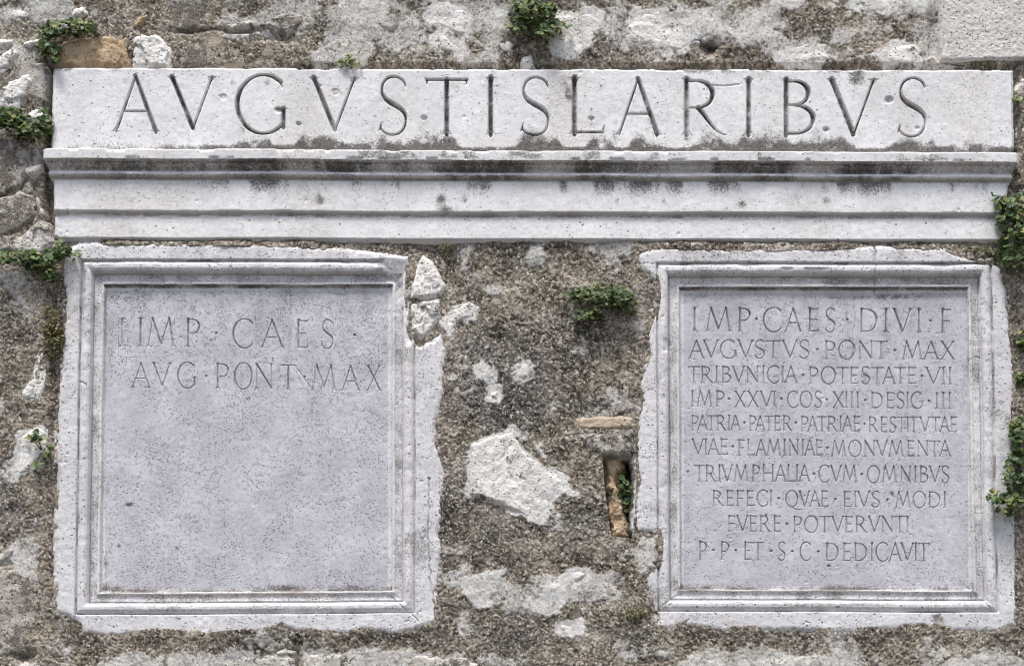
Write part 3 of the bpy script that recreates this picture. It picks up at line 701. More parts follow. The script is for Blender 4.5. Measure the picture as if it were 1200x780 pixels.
# ------------------------------------------------------------------ the lintel
lo = at(620, 280, 0)
lintel = empty('inscribed_lintel', lo, 'long white marble lintel with cornice, large carved capitals reading AVGVSTIS LARIBVS', 'lintel')
LH = 10.0
lxs = axis((46, 1197, 0.6)); lys = axis((72, 82, .8), (82, 164, 0.6), (164, 215, .6), (215, 284, 0.9))
x, y = np.meshgrid(lxs, lys)
tilt = np.interp(y, [78, 175, 210, 250, 280], [2.6, 5.0, 4.0, 3.0, 2.5])
yl = y - (x - 62) / 1126 * tilt + (fbm(x, y * 0, 110, 301, 4) - 0.5) * 2.0
def P(yp, h): return (yp + (h - LH) * TILT, h)
prof = [P(60, 10), P(173.6, 10), (176.6, 10.2), P(174.6, 21.0), P(175.6, 22), P(186.4, 21.6), P(187.4, 20.6), P(188.6, 14.5),
        P(190.5, 14.6), P(194, 13.6), P(198, 10.2), P(199.8, 9.2), P(201, 12.6), P(203, 14.0), P(205.2, 13.0), P(206.4, 10.5), P(208.3, 5.0),
        P(209.8, 6.6), P(211.5, 8.6), P(246.2, 9.6), P(247.2, 8.6), P(249.6, 2.6), P(250.8, 4.2), P(253, 5.4), P(277.8, 6.2), P(278.8, 5.4), P(279.6, 1.0), P(290, 0.0)]
H = np.interp(yl, [p[0] for p in prof], [p[1] for p in prof])
xl = np.interp(yl, [79, 174, 176.6, 179, 190, 194, 205, 208, 212, 250, 274, 279], [62, 60, 60, 52.5, 52.8, 56, 57.5, 59, 62, 63, 63, 68])
xr = np.interp(yl, [79, 174, 176.6, 179, 190, 194, 205, 208, 212, 250, 274, 279], [1187, 1188, 1188, 1191, 1190, 1186, 1186, 1184, 1181, 1179, 1178, 1174])
sd = np.minimum(x - xl, xr - x)
sd = np.minimum(sd, yl - 79.0)
sd = np.minimum(sd, 281.5 - yl)
sd = sd + (fbm(x, y, 16, 311, 4) - 0.5) * 2.4 + (vnoise(x, y, 60, 312) > .80) * -1.2 * vnoise(x, y, 5, 313)
H = H - 3.2 * sstep(2.6, -0.6, sd)
# knocks along the arrises
for yy, amp in ((186.8, 3.2), (246.6, 3.4), (175.6, 3.0)):
    ch = sstep(.55, .75, fbm(x, y * 0 + yy, 22, int(yy) * 3, 3)) * np.exp(-((yl - yy - 2.5) / 2.2) ** 2)
    H = H - amp * ch
H = H + (fbm(x, y, 90, 330, 3) - .5) * 1.0 + (fbm(x, y, 7, 331, 3) - .5) * .55
f1, f2, cid = worley(x, y, 15, 335)
H = H - .8 * (cid > .965) * (vnoise(x, y, 120, 337) > .45) * sstep(.20, .06, f1)
for cx, cy, r, dep in [(261.5, 113.5, 3.4, 1.3), (350, 145, 3.2, 2), (497, 138, 3.6, 3.2), (1042, 117, 5.2, 2.4), (374, 101, 3, 1.2), (693, 139, 3.5, 2.0), (968, 152, 4, 1.6), (393, 108, 5, .8), (326, 129, 4.5, 1.6), (1075, 150, 3, 1.4)]:
    q = np.hypot((x - cx) / 1.2, y - cy)
    H = H - dep * sstep(r, r * .55, q)
H = H - 1.0 * sstep(1.0, .3, np.abs(np.hypot((x - 261.5), y - 113.5) - 3.2))
# the joint run down beside the L and the scar over R
H = H - 1.2 * sstep(1.4, .4, line_d(x, y, [(693, 128), (694, 150)])) - 1.3 * sstep(1.5, .3, line_d(x, y, [(833, 100), (850, 101), (866, 99)]))

ltr = [('A', 132, 186, 89, 154), ('V', 197, 253, 90, 151), ('G', 276, 337, 89, 155), ('V', 363, 420, 91, 153.5), ('S', 443, 478, 90, 157),
       ('T', 497, 550, 91, 157), ('I', 571, 579, 91, 157.5), ('S', 609, 645, 91, 157.5), ('L', 666, 711, 91, 157), ('A', 722, 774, 92, 157.5),
       ('R', 798, 851, 92.5, 158), ('I', 873.5, 881.5, 92.5, 158), ('B', 915, 955, 93, 158.5), ('V', 970, 1029, 93, 158.5), ('S', 1051, 1087, 92, 159)]
GT = np.zeros(H.shape); letters = []
for (c, a, b, yt, yb) in ltr:
    G = np.zeros(H.shape)
    carve(lxs, lys, G, c, a, b, yt, yb, 1.0)
    letters.append((c, G)); GT = np.maximum(GT, G)
gj = 1 + (vnoise(x, y, 3, 340) - .5) * .35
H = H - np.clip(GT * 2.8 * gj, 0, 9)

up = 175.5 - yl
hb = 4 + 46 * np.clip(fbm(x, y * 0, 26, 352, 4) - .27, 0, 1) * (.35 + .75 * sstep(150, 330, x)) * (1 - .35 * sstep(1000, 1150, x))
crust_shade = sstep(1.25, .25, up / hb) * sstep(-2.5, 0, up) * np.clip(.10 + 1.5 * fbm(x, y, 11, 351, 4), 0, 1) * (.55 + .55 * sstep(120, 280, x))
crust_shade = np.maximum(crust_shade, sstep(10, 3, up) * sstep(-2.5, 0, up) * np.clip(.40 + .9 * fbm(x, y, 9, 363, 3), 0, 1) * (.25 + .75 * sstep(150, 260, x)))
crust_shade = np.maximum(crust_shade, .5 * sstep(2.0, .4, up / hb) * sstep(-2.5, 0, up) * sstep(.45, .7, fbm(x, y, 11, 360, 4)))
crust_shade = np.maximum(crust_shade, sstep(89, 79, yl) * sstep(.45, .75, fbm(x, y, 24, 353, 4)) * .8)
ogee = sstep(187, 191, yl) * sstep(212, 204, yl) * (1 - .6 * np.exp(-((yl - 202.5) / 2.2) ** 2)) * (.55 + .8 * fbm(x, y, 7, 362, 4))
crust_shade = np.maximum(crust_shade, ogee * np.clip(.42 + 1.3 * (fbm(x, y, 50, 354, 4) - .36) * (.25 + .75 * sstep(60, 260, x)) * (.5 + .5 * sstep(1190, 1060, x)), 0, .85))
crust_shade = np.maximum(crust_shade, sstep(176, 180, yl) * sstep(192, 186, yl) * sstep(.46, .68, fbm(x, y, 24, 355, 4)) * .6 * sstep(200, 340, x))
drip = sstep(242, 209, yl) * sstep(206, 210, yl)
crust_shade = np.maximum(crust_shade, drip * sstep(.36, .70, fbm(x, y * .3, 22, 356, 5)) * .78 * sstep(120, 330, x))
crust_shade = np.maximum(crust_shade, sstep(256, 250, yl) * sstep(246, 250, yl) * (.25 + .55 * fbm(x, y, 20, 359, 3)) * sstep(60, 400, x))
crust_shade = np.maximum(crust_shade, blobs(x, y, [(374, 234, 9, 9, .7), (517, 234, 8, 8, .75), (544, 233, 7, 8, .55), (305, 90, 6, 8, .0), (665, 100, 7, 18, .6), (313, 97, 6, 6, .45),
                                       (1004, 90, 12, 12, .85), (870, 239, 6, 6, .75), (968, 235, 7, 6, .7), (524, 245, 14, 5, .6), (723, 235, 5, 5, .45), (778, 235, 4, 6, .5),
                                       (273, 97, 5, 4, .4), (850, 245, 6, 4, .5), (285, 152, 6, 8, .5), (670, 115, 8, 6, .4), (720, 160, 6, 16, .5), (1010, 270, 8, 8, .35), (805, 160, 5, 12, .5),
                                       (326, 258, 8, 8, .35), (600, 263, 10, 7, .35), (390, 108, 0.1, 0.1, 0), (350, 145, 4, 4, .6), (326, 129, 6, 4, .65), (1042, 117, 6, 5, .5), (968, 152, 5, 4, .7), (525, 70, 0.1, .1, 0)])
                   * (.6 + .9 * fbm(x, y, 6, 357, 3)))
crust_shade = np.maximum(crust_shade, sstep(.60, .80, fbm(x, y, 26, 358, 4)) * .35 * sstep(250, 500, x) * sstep(1150, 900, x))
warm = blobs(x, y, [(393, 107, 6, 5, .7), (660, 96, 4, 6, .7), (693, 142, 3, 10, .5), (497, 145, 4, 5, .5), (320, 176, 40, 4, .6), (800, 255, 60, 6, .25), (660, 252, 30, 6, .4), (640, 168, 200, 8, .25), (1050, 248, 40, 4, .3)])
warm = np.clip(warm + .30 * sstep(.50, .78, fbm(x, y * .5, 60, 371, 5)) + .45 * sstep(254, 250, yl) * sstep(247, 249, yl) * fbm(x, y, 40, 372, 3) + .55 * sstep(188, 190, yl) * sstep(201, 198, yl) + .35 * sstep(205, 207, yl) * sstep(211, 209, yl), 0, .8)
crust_shade = np.maximum(crust_shade, sstep(.3, 1.3, GT) * np.clip(.22 + .75 * fbm(x, y, 12, 361, 4), 0, .85))   # black growth in the cuts, with their shade painted in darker
lat = dict(crust_shade=np.clip(crust_shade, 0, 1), warm=warm)
mask = sd[:-1, :-1] > -0.4
ylc = yl[:-1, :-1]
cut = np.zeros(mask.shape, bool)
m_fr = mask & (ylc < 175.2); m_co = mask & (ylc >= 175.2) & (ylc < 209.3); m_f1 = mask & (ylc >= 209.3) & (ylc < 249.2); m_f2 = mask & (ylc >= 249.2)
letter_cells = []
used = np.zeros(mask.shape, bool)
for c, G in letters:
    g = np.maximum.reduce([G[:-1, :-1], G[1:, :-1], G[:-1, 1:], G[1:, 1:]]) > .02
    used |= g & m_fr
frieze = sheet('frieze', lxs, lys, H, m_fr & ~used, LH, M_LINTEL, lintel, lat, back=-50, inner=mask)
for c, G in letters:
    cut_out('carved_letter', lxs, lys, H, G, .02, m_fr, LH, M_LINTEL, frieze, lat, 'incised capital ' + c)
sheet('cornice', lxs, lys, H, m_co, LH, M_LINTEL, lintel, lat, back=-50, inner=mask)
o = sheet('fascia', lxs, lys, H, m_f1, LH, M_LINTEL, lintel, lat, back=-50, inner=mask); o['label'] = 'upper plain band under the cornice'
o = sheet('fascia', lxs, lys, H, m_f2, LH, M_LINTEL, lintel, lat, back=-50, inner=mask); o['label'] = 'lower plain band set a little back'

# ------------------------------------------------------------------ the two tablets
BAND, PAN = 5.0, -7.0
PROF = [(-40, -7), (-.8, -7), (.5, -3.4), (1.4, -1.9), (3, -2.0), (4, -3.4), (7.5, -4.0), (10, -3.6), (11.8, -2.8), (12.5, -5.6), (13.3, -5.6), (13.9, .6), (15.4, 3.8), (18.5, 5.4),
        (22, 5.3), (25, 3.6), (26.5, 1.2), (27.2, .2), (27.9, 3.2), (28.6, 5.0), (200, 5.0)]

def tablet(name, label, outer, panel, lines, dots, panel_mat, seed, damage=None, cracks=(), extra_crust=(), warmth=(), fine=None, ghosts=(), bandfix=None):
    p = np.array(outer)
    base = at(p[:, 0].mean(), p[:, 1].max(), 0)
    root = empty(name, base, label, 'stone tablet', 'framed marble tablets set in the wall')
    HR = BAND
    # true panel outline: it lies deeper than the band, so it shows lower in the photograph than it stands
    pan = [(a, b - (HR - PAN) * TILT * .9) for a, b in panel]
    px0, px1 = min(q[0] for q in pan) , max(q[0] for q in pan)
    py0, py1 = min(q[1] for q in pan) , max(q[1] for q in pan)
    def build(xs, ys):
        x, y = np.meshgrid(xs, ys)
        wob = (fbm(x, y, 120, seed + 60, 3) - .5) * 1.6
        d = np.full(x.shape, -1e9)
        for (ax, ay), (bx, by) in zip(pan, pan[1:] + pan[:1]):
            ex, ey = bx - ax, by - ay; ln = math.hypot(ex, ey)
            d = np.maximum(d, ((x - ax) * ey - (y - ay) * ex) / ln)
        d = d + wob
        H = np.interp(d, [q[0] for q in PROF], [q[1] for q in PROF])
        # worn mouldings: they lose height here and there
        wear = sstep(.50, .78, fbm(x, y, 38, seed + 61, 5)) * ((d > 0) & (d < 28))
        H = H - 1.5 * wear * np.clip((H + 4) / 9, 0, 1)
        H = H + (fbm(x, y, 80, seed + 62, 3) - .5) * .8 + (fbm(x, y, 5.5, seed + 63, 3) - .5) * np.where(d < 0, .45, .75)
        f1, f2, cid = worley(x + 5 * vnoise(x, y, 4, seed + 81), y + 5 * vnoise(x, y, 4, seed + 82), 10, seed + 64)
        H = H - np.where(d < 0, .45, 1.0) * (cid > .92) * sstep(.22, .06, f1)
        if damage is not None: H = damage(x, y, d, H)
        for pts, wd, dep in cracks:
            q = line_d(x + (vnoise(x, y, 5, seed + 70) - .5) * 2.4, y + (vnoise(x, y, 5, seed + 71) - .5) * 2.4, pts)
            H = H - dep * sstep(wd, wd * .3, q)
        sd = poly_sd(x, y, outer) + 2.6 + (fbm(x, y, 10, seed + 65, 4) - .5) * 3.0 + (vnoise(x, y, 4, seed + 66) - .5) * 1.6
        t = sstep(-4, 12, sd)
        H = -10 + (H + 10) * np.where(d > 20, np.sqrt(t), 1.0)
        cr = sstep(.48, .80, fbm(x, y, 70, seed + 67, 6, .62)) * np.where(d < 0, .38, .5)
        cr = np.maximum(cr, sstep(.50, .74, fbm(x, y * .22, 16, seed + 83, 4)) * .42 * sstep(py1, py0, y))
        cr = np.maximum(cr, ((d > 3.5) & (d < 12.5)) * np.clip(.05 + .75 * fbm(x, y, 20, seed + 84, 4), 0, .6))
        cr = np.maximum(cr, ((d > 26.3) & (d < 28.4)) * (.2 + .8 * sstep(.45, .65, fbm(x, y, 26, seed + 68, 3))) * .6)
        foot = (.8 * sstep(1, 3, d) * sstep(13.5, 12, d) + .3 * (d > 14) * (d < 28)) * sstep(py1 - 4, py1 + 3, y)
        cr = np.maximum(cr, foot * np.clip(.12 + .9 * fbm(x, y, 12, seed + 77, 4), 0, 1) * .75)
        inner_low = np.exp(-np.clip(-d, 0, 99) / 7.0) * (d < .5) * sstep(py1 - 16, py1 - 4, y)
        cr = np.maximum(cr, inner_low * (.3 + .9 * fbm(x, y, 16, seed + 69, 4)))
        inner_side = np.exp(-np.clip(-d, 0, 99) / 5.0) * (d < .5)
        cr = np.maximum(cr, ((d > -2.2) & (d < 1.2)) * sstep(py0 + 6, py0 - 1, y) * (.35 + .8 * fbm(x, y, 22, seed + 78, 3)))  # mostly painted shade under the panel's top edge, with some dirt
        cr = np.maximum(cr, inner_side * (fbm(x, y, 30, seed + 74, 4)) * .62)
        cr = np.maximum(cr, sstep(6, -2, sd) * sstep(.42, .68, fbm(x, y, 14, seed + 72, 4)) * .85)
        cr = np.maximum(cr, blobs(x, y, extra_crust) * (.45 + 1.0 * fbm(x, y, 9, seed + 73, 4)))
        wm = np.clip(blobs(x, y, warmth) * fbm(x, y, 10, seed + 75, 3) * 1.6 + sstep(10, 0, sd) * sstep(.40, .64, fbm(x, y, 10, seed + 76, 4)) * .75, 0, .85)
        return x, y, d, H, sd, np.clip(cr, 0, 1), wm
    # frame
    xs = axis((p[:, 0].min() - 5, p[:, 0].max() + 5, .85)); ys = axis((p[:, 1].min() - 5, p[:, 1].max() + 5, .85))
    ix0, ix1 = px0 + 5.0, px1 - 5.0; iy0, iy1 = py0 + 5.0, py1 - 5.0
    # the frame grid meets the panel grid on one line just inside the moulding
    xs = xs[(np.abs(xs - ix0) > .5) & (np.abs(xs - ix1) > .5)]; xs = np.sort(np.append(xs, [ix0, ix1]))
    ys = ys[(np.abs(ys - iy0) > .5) & (np.abs(ys - iy1) > .5)]; ys = np.sort(np.append(ys, [iy0, iy1]))
    x, y, d, H, sd, cr, wm = build(xs, ys)
    cxm, cym = .5 * (xs[:-1] + xs[1:]), .5 * (ys[:-1] + ys[1:])
    inn = ((cxm > ix0) & (cxm < ix1))[None, :] & ((cym > iy0) & (cym < iy1))[:, None]
    sheet('frame', xs, ys, H, (sd[:-1, :-1] > -2.5) & ~inn, HR, M_FRAME, root, dict(crust_shade=cr, warm=wm), back=-45, inner=inn)
    # field with its lines of letters
    sh = (HR - PAN) * TILT
    if fine is None: ys = axis((iy0, iy1, .55))
    else: ys = axis((iy0, fine[0] - sh, 1.0), (fine[0] - sh, fine[1] - sh, .55), (fine[1] - sh, iy1, 1.0))
    xs = axis((ix0, ix1, .55))
    x, y, d, H, sd, cr, wm = build(xs, ys)
    GT = np.zeros(H.shape); grids = []
    for text, words, dd, wt, dep in lines:
        G = np.zeros(H.shape)
        for (wd, a, b, yt, yb) in words: word(xs, ys, G, wd, a, b, yt - sh, yb - sh, wt)
        for (a, b) in dd: dot(xs, ys, G, a, b - sh, 1.9)
        grids.append((text, G)); GT = np.maximum(GT, G * dep)
    for pts, w0, dep in ghosts:
        q = line_d(x, y + sh, pts)
        H = H - dep * sstep(w0, 0, q)
    H = H - np.clip(GT * 3.2 * (1 + (vnoise(x, y, 3, seed + 80) - .5) * .5), 0, 4.5)
    full = np.ones((len(ys) - 1, len(xs) - 1), bool)
    used = np.zeros(full.shape, bool)
    at_ = dict(crust_shade=cr, warm=wm)
    for text, G in grids:
        used |= np.maximum.reduce([G[:-1, :-1], G[1:, :-1], G[:-1, 1:], G[1:, 1:]]) > .02
    fld = sheet('field', xs, ys, H, ~used, HR, panel_mat, root, at_)
    for text, G in grids:
        cut_out('carved_point' if text == 'point' else 'carved_word', xs, ys, H, G, .02, full, HR, panel_mat, fld, at_, 'small incised point after CAES' if text == 'point' else 'incised letters reading ' + text)
    return root

def by_word(text, items, dots, wt, dep):
    out = []; it = list(items)
    for tok in text.split():
        own = []; got = ''
        while got != tok:
            own.append(it.pop(0)); got += own[-1][0]
        out.append([tok, own, [], wt, dep])
    for d in dots:
        left = [o for o in out if o[1][-1][2] <= d[0] + 1] or out[:1]
        left[-1][2].append(d)
    return [tuple(o) for o in out]

def lerp(a, b, t): return a + (b - a) * t

# left tablet: the upper right corner has lost its mouldings
def left_damage(x, y, d, H):
    w = poly_sd(x, y, [(440, 292), (452, 322), (468, 334), (474, 404), (500, 404), (540, 330), (480, 270)]) + (fbm(x, y, 16, 611, 4) - .5) * 10
    w = sstep(-3, 5, w)
    flat = np.interp(d, [-5, 4, 20, 30], [-6.6, -4.0, 1.5, 4.5]) + (fbm(x, y, 22, 612, 4) - .5) * 2.4
    H = lerp(H, flat, w)
    # the right hand bead and hollow are worn nearly flat
    r = sstep(455, 462, x) * sstep(480, 474, x) * sstep(340, 360, y) * sstep(700, 640, y)
    H = lerp(H, np.maximum(H, -4.6), r * .8)
    # a broken top edge
    chip = sstep(.55, .7, fbm(x, y * 0, 18, 613, 3)) * sstep(325, 330, y) * sstep(337, 333, y) * sstep(60, 200, x)
    return H - 1.5 * chip

L1 = [('I', 160.5, 165, 372.5, 405.5), ('M', 170, 203.5, 372.5, 405.5), ('P', 216, 233, 373, 405.8), ('C', 271, 295, 374, 407), ('A', 304, 331.5, 374, 407), ('E', 346, 361, 374.5, 407.5), ('S', 375.5, 390, 374.5, 407.8)]
L2 = [('A', 152, 174.6, 425, 454), ('V', 176, 199.5, 425, 453), ('G', 206, 228, 425, 454.5), ('P', 251, 267, 425.5, 455), ('O', 273, 294.5, 425.5, 455.5), ('N', 297, 319, 426, 456), ('T', 327, 346.5, 427, 456.5), ('M', 364, 393, 427.5, 457), ('A', 399, 421, 428, 457.3), ('X', 428, 447, 428, 457.5)]
tablet('stone_tablet', 'left framed marble tablet, mostly blank, with two carved lines IMP CAES and AVG PONT MAX', LEFT_OUT, LEFT_PANEL,
       by_word('IMP CAES', L1, [(251.5, 390)], .82, .9) + [('point', [], [(415, 391.7)], .82, .9)] + by_word('AVG PONT MAX', L2, [(240, 440), (356, 441)], .80, .8), None, M_PANEL, 400,
       damage=left_damage,
       cracks=[([(503, 560), (502, 640), (505, 680), (508, 705), (513, 737)], 1.3, 2.6), ([(458, 697), (474, 712), (490, 728)], .9, 1.6), ([(93, 447), (101, 450)], 1.6, 2.0)],
       extra_crust=[(130, 690, 16, 8, .75), (330, 688, 50, 6, .7), (420, 686, 40, 6, .6), (150, 345, 40, 8, .5), (122, 660, 4, 26, .6), (350, 345, 60, 6, .4), (200, 715, 60, 6, .4),
                    (447, 308, 6, 8, .7), (149, 588, 8, 3, .9), (137, 637, 4, 4, .7), (206, 640, 4, 4, .7), (225, 360, 8, 18, .4), (128, 400, 6, 50, .45), (92, 605, 2.5, 12, .6), (91, 745, 8, 4, .6)],
       warmth=[(160, 690, 50, 5, .5), (300, 693, 120, 4, .6), (350, 690, 14, 5, .7), (300, 285, 160, 4, .4), (420, 335, 60, 3, .35)],
       fine=(366, 462),
       ghosts=[([(141, 374), (141.5, 404)], 1.6, 2.2), ([(138, 373.5), (144.5, 373.5)], 1, .7), ([(137.5, 405), (145, 405)], 1, .8), ([(347, 432), (355, 443), (363, 455)], 1.2, 1.0)])

# right tablet
def right_damage(x, y, d, H):
    # eroded upper part of the left band, and broken moulding tops
    w = poly_sd(x, y, [(742, 318), (769, 330), (769, 366), (748, 372)]) + (fbm(x, y, 12, 621, 4) - .5) * 8
    H = H - 5.5 * sstep(-2, 4, w)
    chip = sstep(.52, .66, fbm(x, y * 0, 26, 622, 3)) * sstep(312, 315, y) * sstep(326, 320, y) * sstep(830, 900, x) * sstep(1010, 960, x)
    H = H - 2.0 * chip
    w = poly_sd(x, y, [(778, 396), (786, 396), (786, 412), (778, 412)]) + (fbm(x, y, 6, 623, 3) - .5) * 5
    H = H - 2.0 * sstep(-1, 3, w)
    w = poly_sd(x, y, [(1094, 722), (1103, 718), (1108, 744), (1096, 744)]) + (fbm(x, y, 8, 624, 3) - .5) * 6
    return H - 3.5 * sstep(-2, 3, w)

def sl(y0, y1): return lambda xx: y0 + (y1 - y0) * (xx - 810) / 310
def mk(words, t0, t1, b0, b1):
    ft, fb = sl(t0, t1), sl(b0, b1)
    return [(w, a, b, ft((a + b) / 2), fb((a + b) / 2)) for w, a, b in words]
RL = [
 ('IMP CAES DIVI F', mk([('I', 813, 817), ('M', 828, 858), ('P', 866, 881), ('C', 895.4, 917), ('A', 921, 941), ('E', 948.5, 961.5), ('S', 968.5, 981), ('D', 1009, 1030.5), ('I', 1038, 1042.5), ('V', 1048, 1071), ('I', 1077, 1081), ('F', 1104.5, 1117.5)], 360, 361.7, 387.4, 389.6), [(887.5, 373), (994.5, 374), (1092.6, 375)]),
 ('AVGVSTVS PONT MAX', mk([('AVGVSTVS', 808, 950), ('PONT', 968, 1043), ('MAX', 1059.5, 1122)], 398, 400, 418.8, 421.2), [(959.4, 409), (1050.7, 410)]),
 ('TRIBVNICIA POTESTATE VII', mk([('TRIBVNICIA', 807, 936), ('POTESTATE', 949.5, 1076), ('VII', 1086.5, 1117)], 428.6, 430.6, 448, 450.4), [(942.6, 439), (1082.5, 440)]),
 ('IMP XXVI COS XIII DESIG III', mk([('IMP', 811.5, 850), ('XXVI', 861.5, 910), ('COS', 924, 964.6), ('XIII', 977, 1008), ('DESIG', 1022.5, 1084), ('III', 1099, 1116.5)], 457.7, 460.2, 476.2, 479), [(855.5, 467), (917, 467), (970.5, 468), (1016, 468.5), (1091, 469.5)]),
 ('PATRIA PATER PATRIAE RESTITVTAE', mk([('PATRIA', 811, 869), ('PATER', 879, 930), ('PATRIAE', 940, 1010), ('RESTITVTAE', 1020, 1124)], 486.4, 489, 504, 507), [(873.5, 495), (934, 495), (1015, 496.5)]),
 ('VIAE FLAMINIAE MONVMENTA', mk([('VIAE', 811.5, 854.6), ('FLAMINIAE', 866, 966), ('MONVMENTA', 976, 1116.6)], 514.3, 517, 533, 535.6), [(860, 523), (971, 524.5)]),
 ('TRIVMPHALIA CVM OMNIBVS', mk([('TRIVMPHALIA', 814, 951), ('CVM', 961, 1006), ('OMNIBVS', 1018, 1114.6)], 544.5, 546.8, 564, 566.3), [(955.5, 555), (1011.6, 555.6), (807, 552.5)]),
 ('REFECI QVAE EIVS MODI', mk([('REFECI', 836, 906), ('QVAE', 922, 972.5), ('EIVS', 990, 1033), ('MODI', 1051.5, 1110.5)], 574.5, 576.8, 592.8, 595.6), [(914, 584), (980.4, 585), (1042, 585.5)]),
 ('FVERE POTVERVNTI', mk([('FVERE', 854, 917), ('POTVERVNTI', 931, 1066.5)], 604, 606, 622.8, 625.2), [(923.6, 614)]),
 ('P P ET S C DEDICAVIT', mk([('P', 820, 829.5), ('P', 845.5, 855.8), ('ET', 873, 896.4), ('S', 913, 922), ('C', 939, 951.5), ('DEDICAVIT', 969, 1092)], 635, 637.5, 656, 658.8), [(837, 644.8), (863.4, 645), (905, 645.7), (930, 646), (960.5, 646.5)]),
]
tablet('stone_tablet', 'right framed marble tablet filled with ten carved lines beginning IMP CAES DIVI F', RIGHT_OUT, RIGHT_PANEL,
       [e for t_, w_, d_ in RL for e in by_word(t_, w_, d_, .88, 1.1)], None, M_PANEL2, 500, damage=right_damage,
       cracks=[([(1024, 280), (1027, 300), (1026, 340)], 1.1, 2.6), ([(1005, 336), (1003, 352), (1005, 372), (1001, 390), (1003, 402), (998, 420)], .9, .8), ([(1136, 685), (1150, 702), (1164, 716)], .9, 1.6), ([(745, 309), (770, 308)], .8, .8), ([(770, 716), (782, 704), (798, 692)], .8, 1.2)],
       extra_crust=[(810, 688, 26, 5, .6), (960, 688, 140, 4, .7), (1130, 680, 10, 10, .4), (960, 708, 160, 4, .5), (820, 345, 16, 6, .45), (1000, 345, 100, 4, .5), (1010, 300, 30, 10, .3),
                    (924, 580, 5, 10, .35), (1047, 575, 3, 3, .9), (998, 395, 3, 4, .6), (800, 460, 3, 120, .4), (973, 660, 3, 2, .9), (899, 600, 2, 2, .9), (1060, 343, 60, 5, .35), (1165, 480, 20, 20, .5), (1190, 495, 12, 12, .5)],
       warmth=[(900, 339, 100, 3, .45), (1102, 732, 6, 12, .9), (1060, 340, 60, 3, .4), (960, 690, 150, 3, .35), (855, 730, 6, 3, .8), (760, 350, 8, 20, .6)])

# ------------------------------------------------------------------ plants growing from the joints
def plant(name, label, cat, root_px, clumps, n, size=4.0, mat=M_LEAF, seed=1, depth=14, h0=2.0, group='plants rooted in the wall joints', stems=14, droop=.0, tone=(.0, 1.0), lobes=3):
    rnd = random.Random(seed)
    root = empty(name, at(root_px[0], root_px[1], h0), label, cat, group)
    V = []; F3 = []; tn = []
    ends = []
    tot = sum(c[2] * c[3] * (c[4] if len(c) > 4 else 1) for c in clumps)
    for c in clumps:
        cx, cy, rx, ry = c[:4]; wgt = c[4] if len(c) > 4 else 1
        k = max(3, int(n * rx * ry * wgt / tot))
        subs = [(cx + rx * rnd.uniform(-.8, .8), cy + ry * rnd.uniform(-.75, .75)) for _ in range(max(2, k // 7))]
        for i in range(k):
            if rnd.random() < .75:
                sx, sy = rnd.choice(subs)
                px = rnd.gauss(sx, size * 1.6); py = rnd.gauss(sy, size * 1.3)
            else:
                a = rnd.uniform(0, 6.283); q = math.sqrt(rnd.random()) * 1.1
                px = cx + rx * q * math.cos(a); py = cy + ry * q * math.sin(a)
            e = ((px - cx) / rx) ** 2 + ((py - cy) / ry) ** 2
            if e > 1.7: continue
            hh = h0 + depth * (max(0, 1 - e * .55)) * rnd.uniform(.15, 1.0) + rnd.uniform(0, 3)
            P0 = np.array(at(px, py, hh))
            if rnd.random() < stems / max(n, 1) * 2.0: ends.append(P0)
            # the leaf: a shallow cup of a few rounded lobes, turned to the light
            s = size * S * rnd.uniform(.6, 1.15)
            nrm = np.array([rnd.gauss(0, .45), -1.0 + rnd.uniform(-.2, .4), .75 + rnd.gauss(0, .45)]); nrm /= np.linalg.norm(nrm)
            tx = np.cross(nrm, [rnd.gauss(0, .6), rnd.gauss(0, .3), 1.0]); tx /= np.linalg.norm(tx)
            ty = np.cross(nrm, tx)
            b = len(V); m = 12
            V.append(P0 - nrm * s * .16)
            tone_v = min(1, max(0, rnd.gauss(.5, .27))) * (tone[1] - tone[0]) + tone[0]
            if rnd.random() < .06: tone_v = 1.0
            tn.append(tone_v)
            ph = rnd.uniform(0, 6.28)
            for j in range(m):
                a = 6.28318 * j / m
                rr = s * (.80 + .22 * abs(math.cos(lobes * a / 2 + .2))) * (0.55 if j == 0 else 1)
                cup = .18 * s * math.sin(a * 2 + ph) + .12 * s
                V.append(P0 + (tx * math.sin(a) + ty * math.cos(a)) * rr + nrm * cup * .6)
                tn.append(min(1, tone_v + .05))
            for j in range(m): F3.append((b, b + 1 + j, b + 1 + (j + 1) % m))
    link_mesh('foliage', V, np.zeros((0, 4), int), mat, root, dict(tone=tn), True, F3)
    # stems arch out of the joint to the leaves
    R0 = np.array(at(root_px[0], root_px[1], h0 - 6))
    V = []; Q = []
    for e in ends[:stems]:
        mid = (R0 + e) / 2 + np.array([rnd.uniform(-.006, .006), -rnd.uniform(.004, .02), rnd.uniform(-.004, .012)])
        prev = None
        for i in range(8):
            t_ = i / 7
            c_ = (1 - t_) ** 2 * R0 + 2 * t_ * (1 - t_) * mid + t_ * t_ * e
            r_ = (.0016 - .0009 * t_) * min(1.2, size / 4)
            b = len(V)
            for j in range(5):
                a = 6.28318 * j / 5
                V.append(c_ + np.array([math.cos(a) * r_, math.sin(a) * r_ * .7, math.sin(a) * r_]))
            if prev is not None:
                for j in range(5): Q.append((prev + j, prev + (j + 1) % 5, b + (j + 1) % 5, b + j))
            prev = b
    if Q: link_mesh('stem', V, Q, M_STEM, root)
    return root

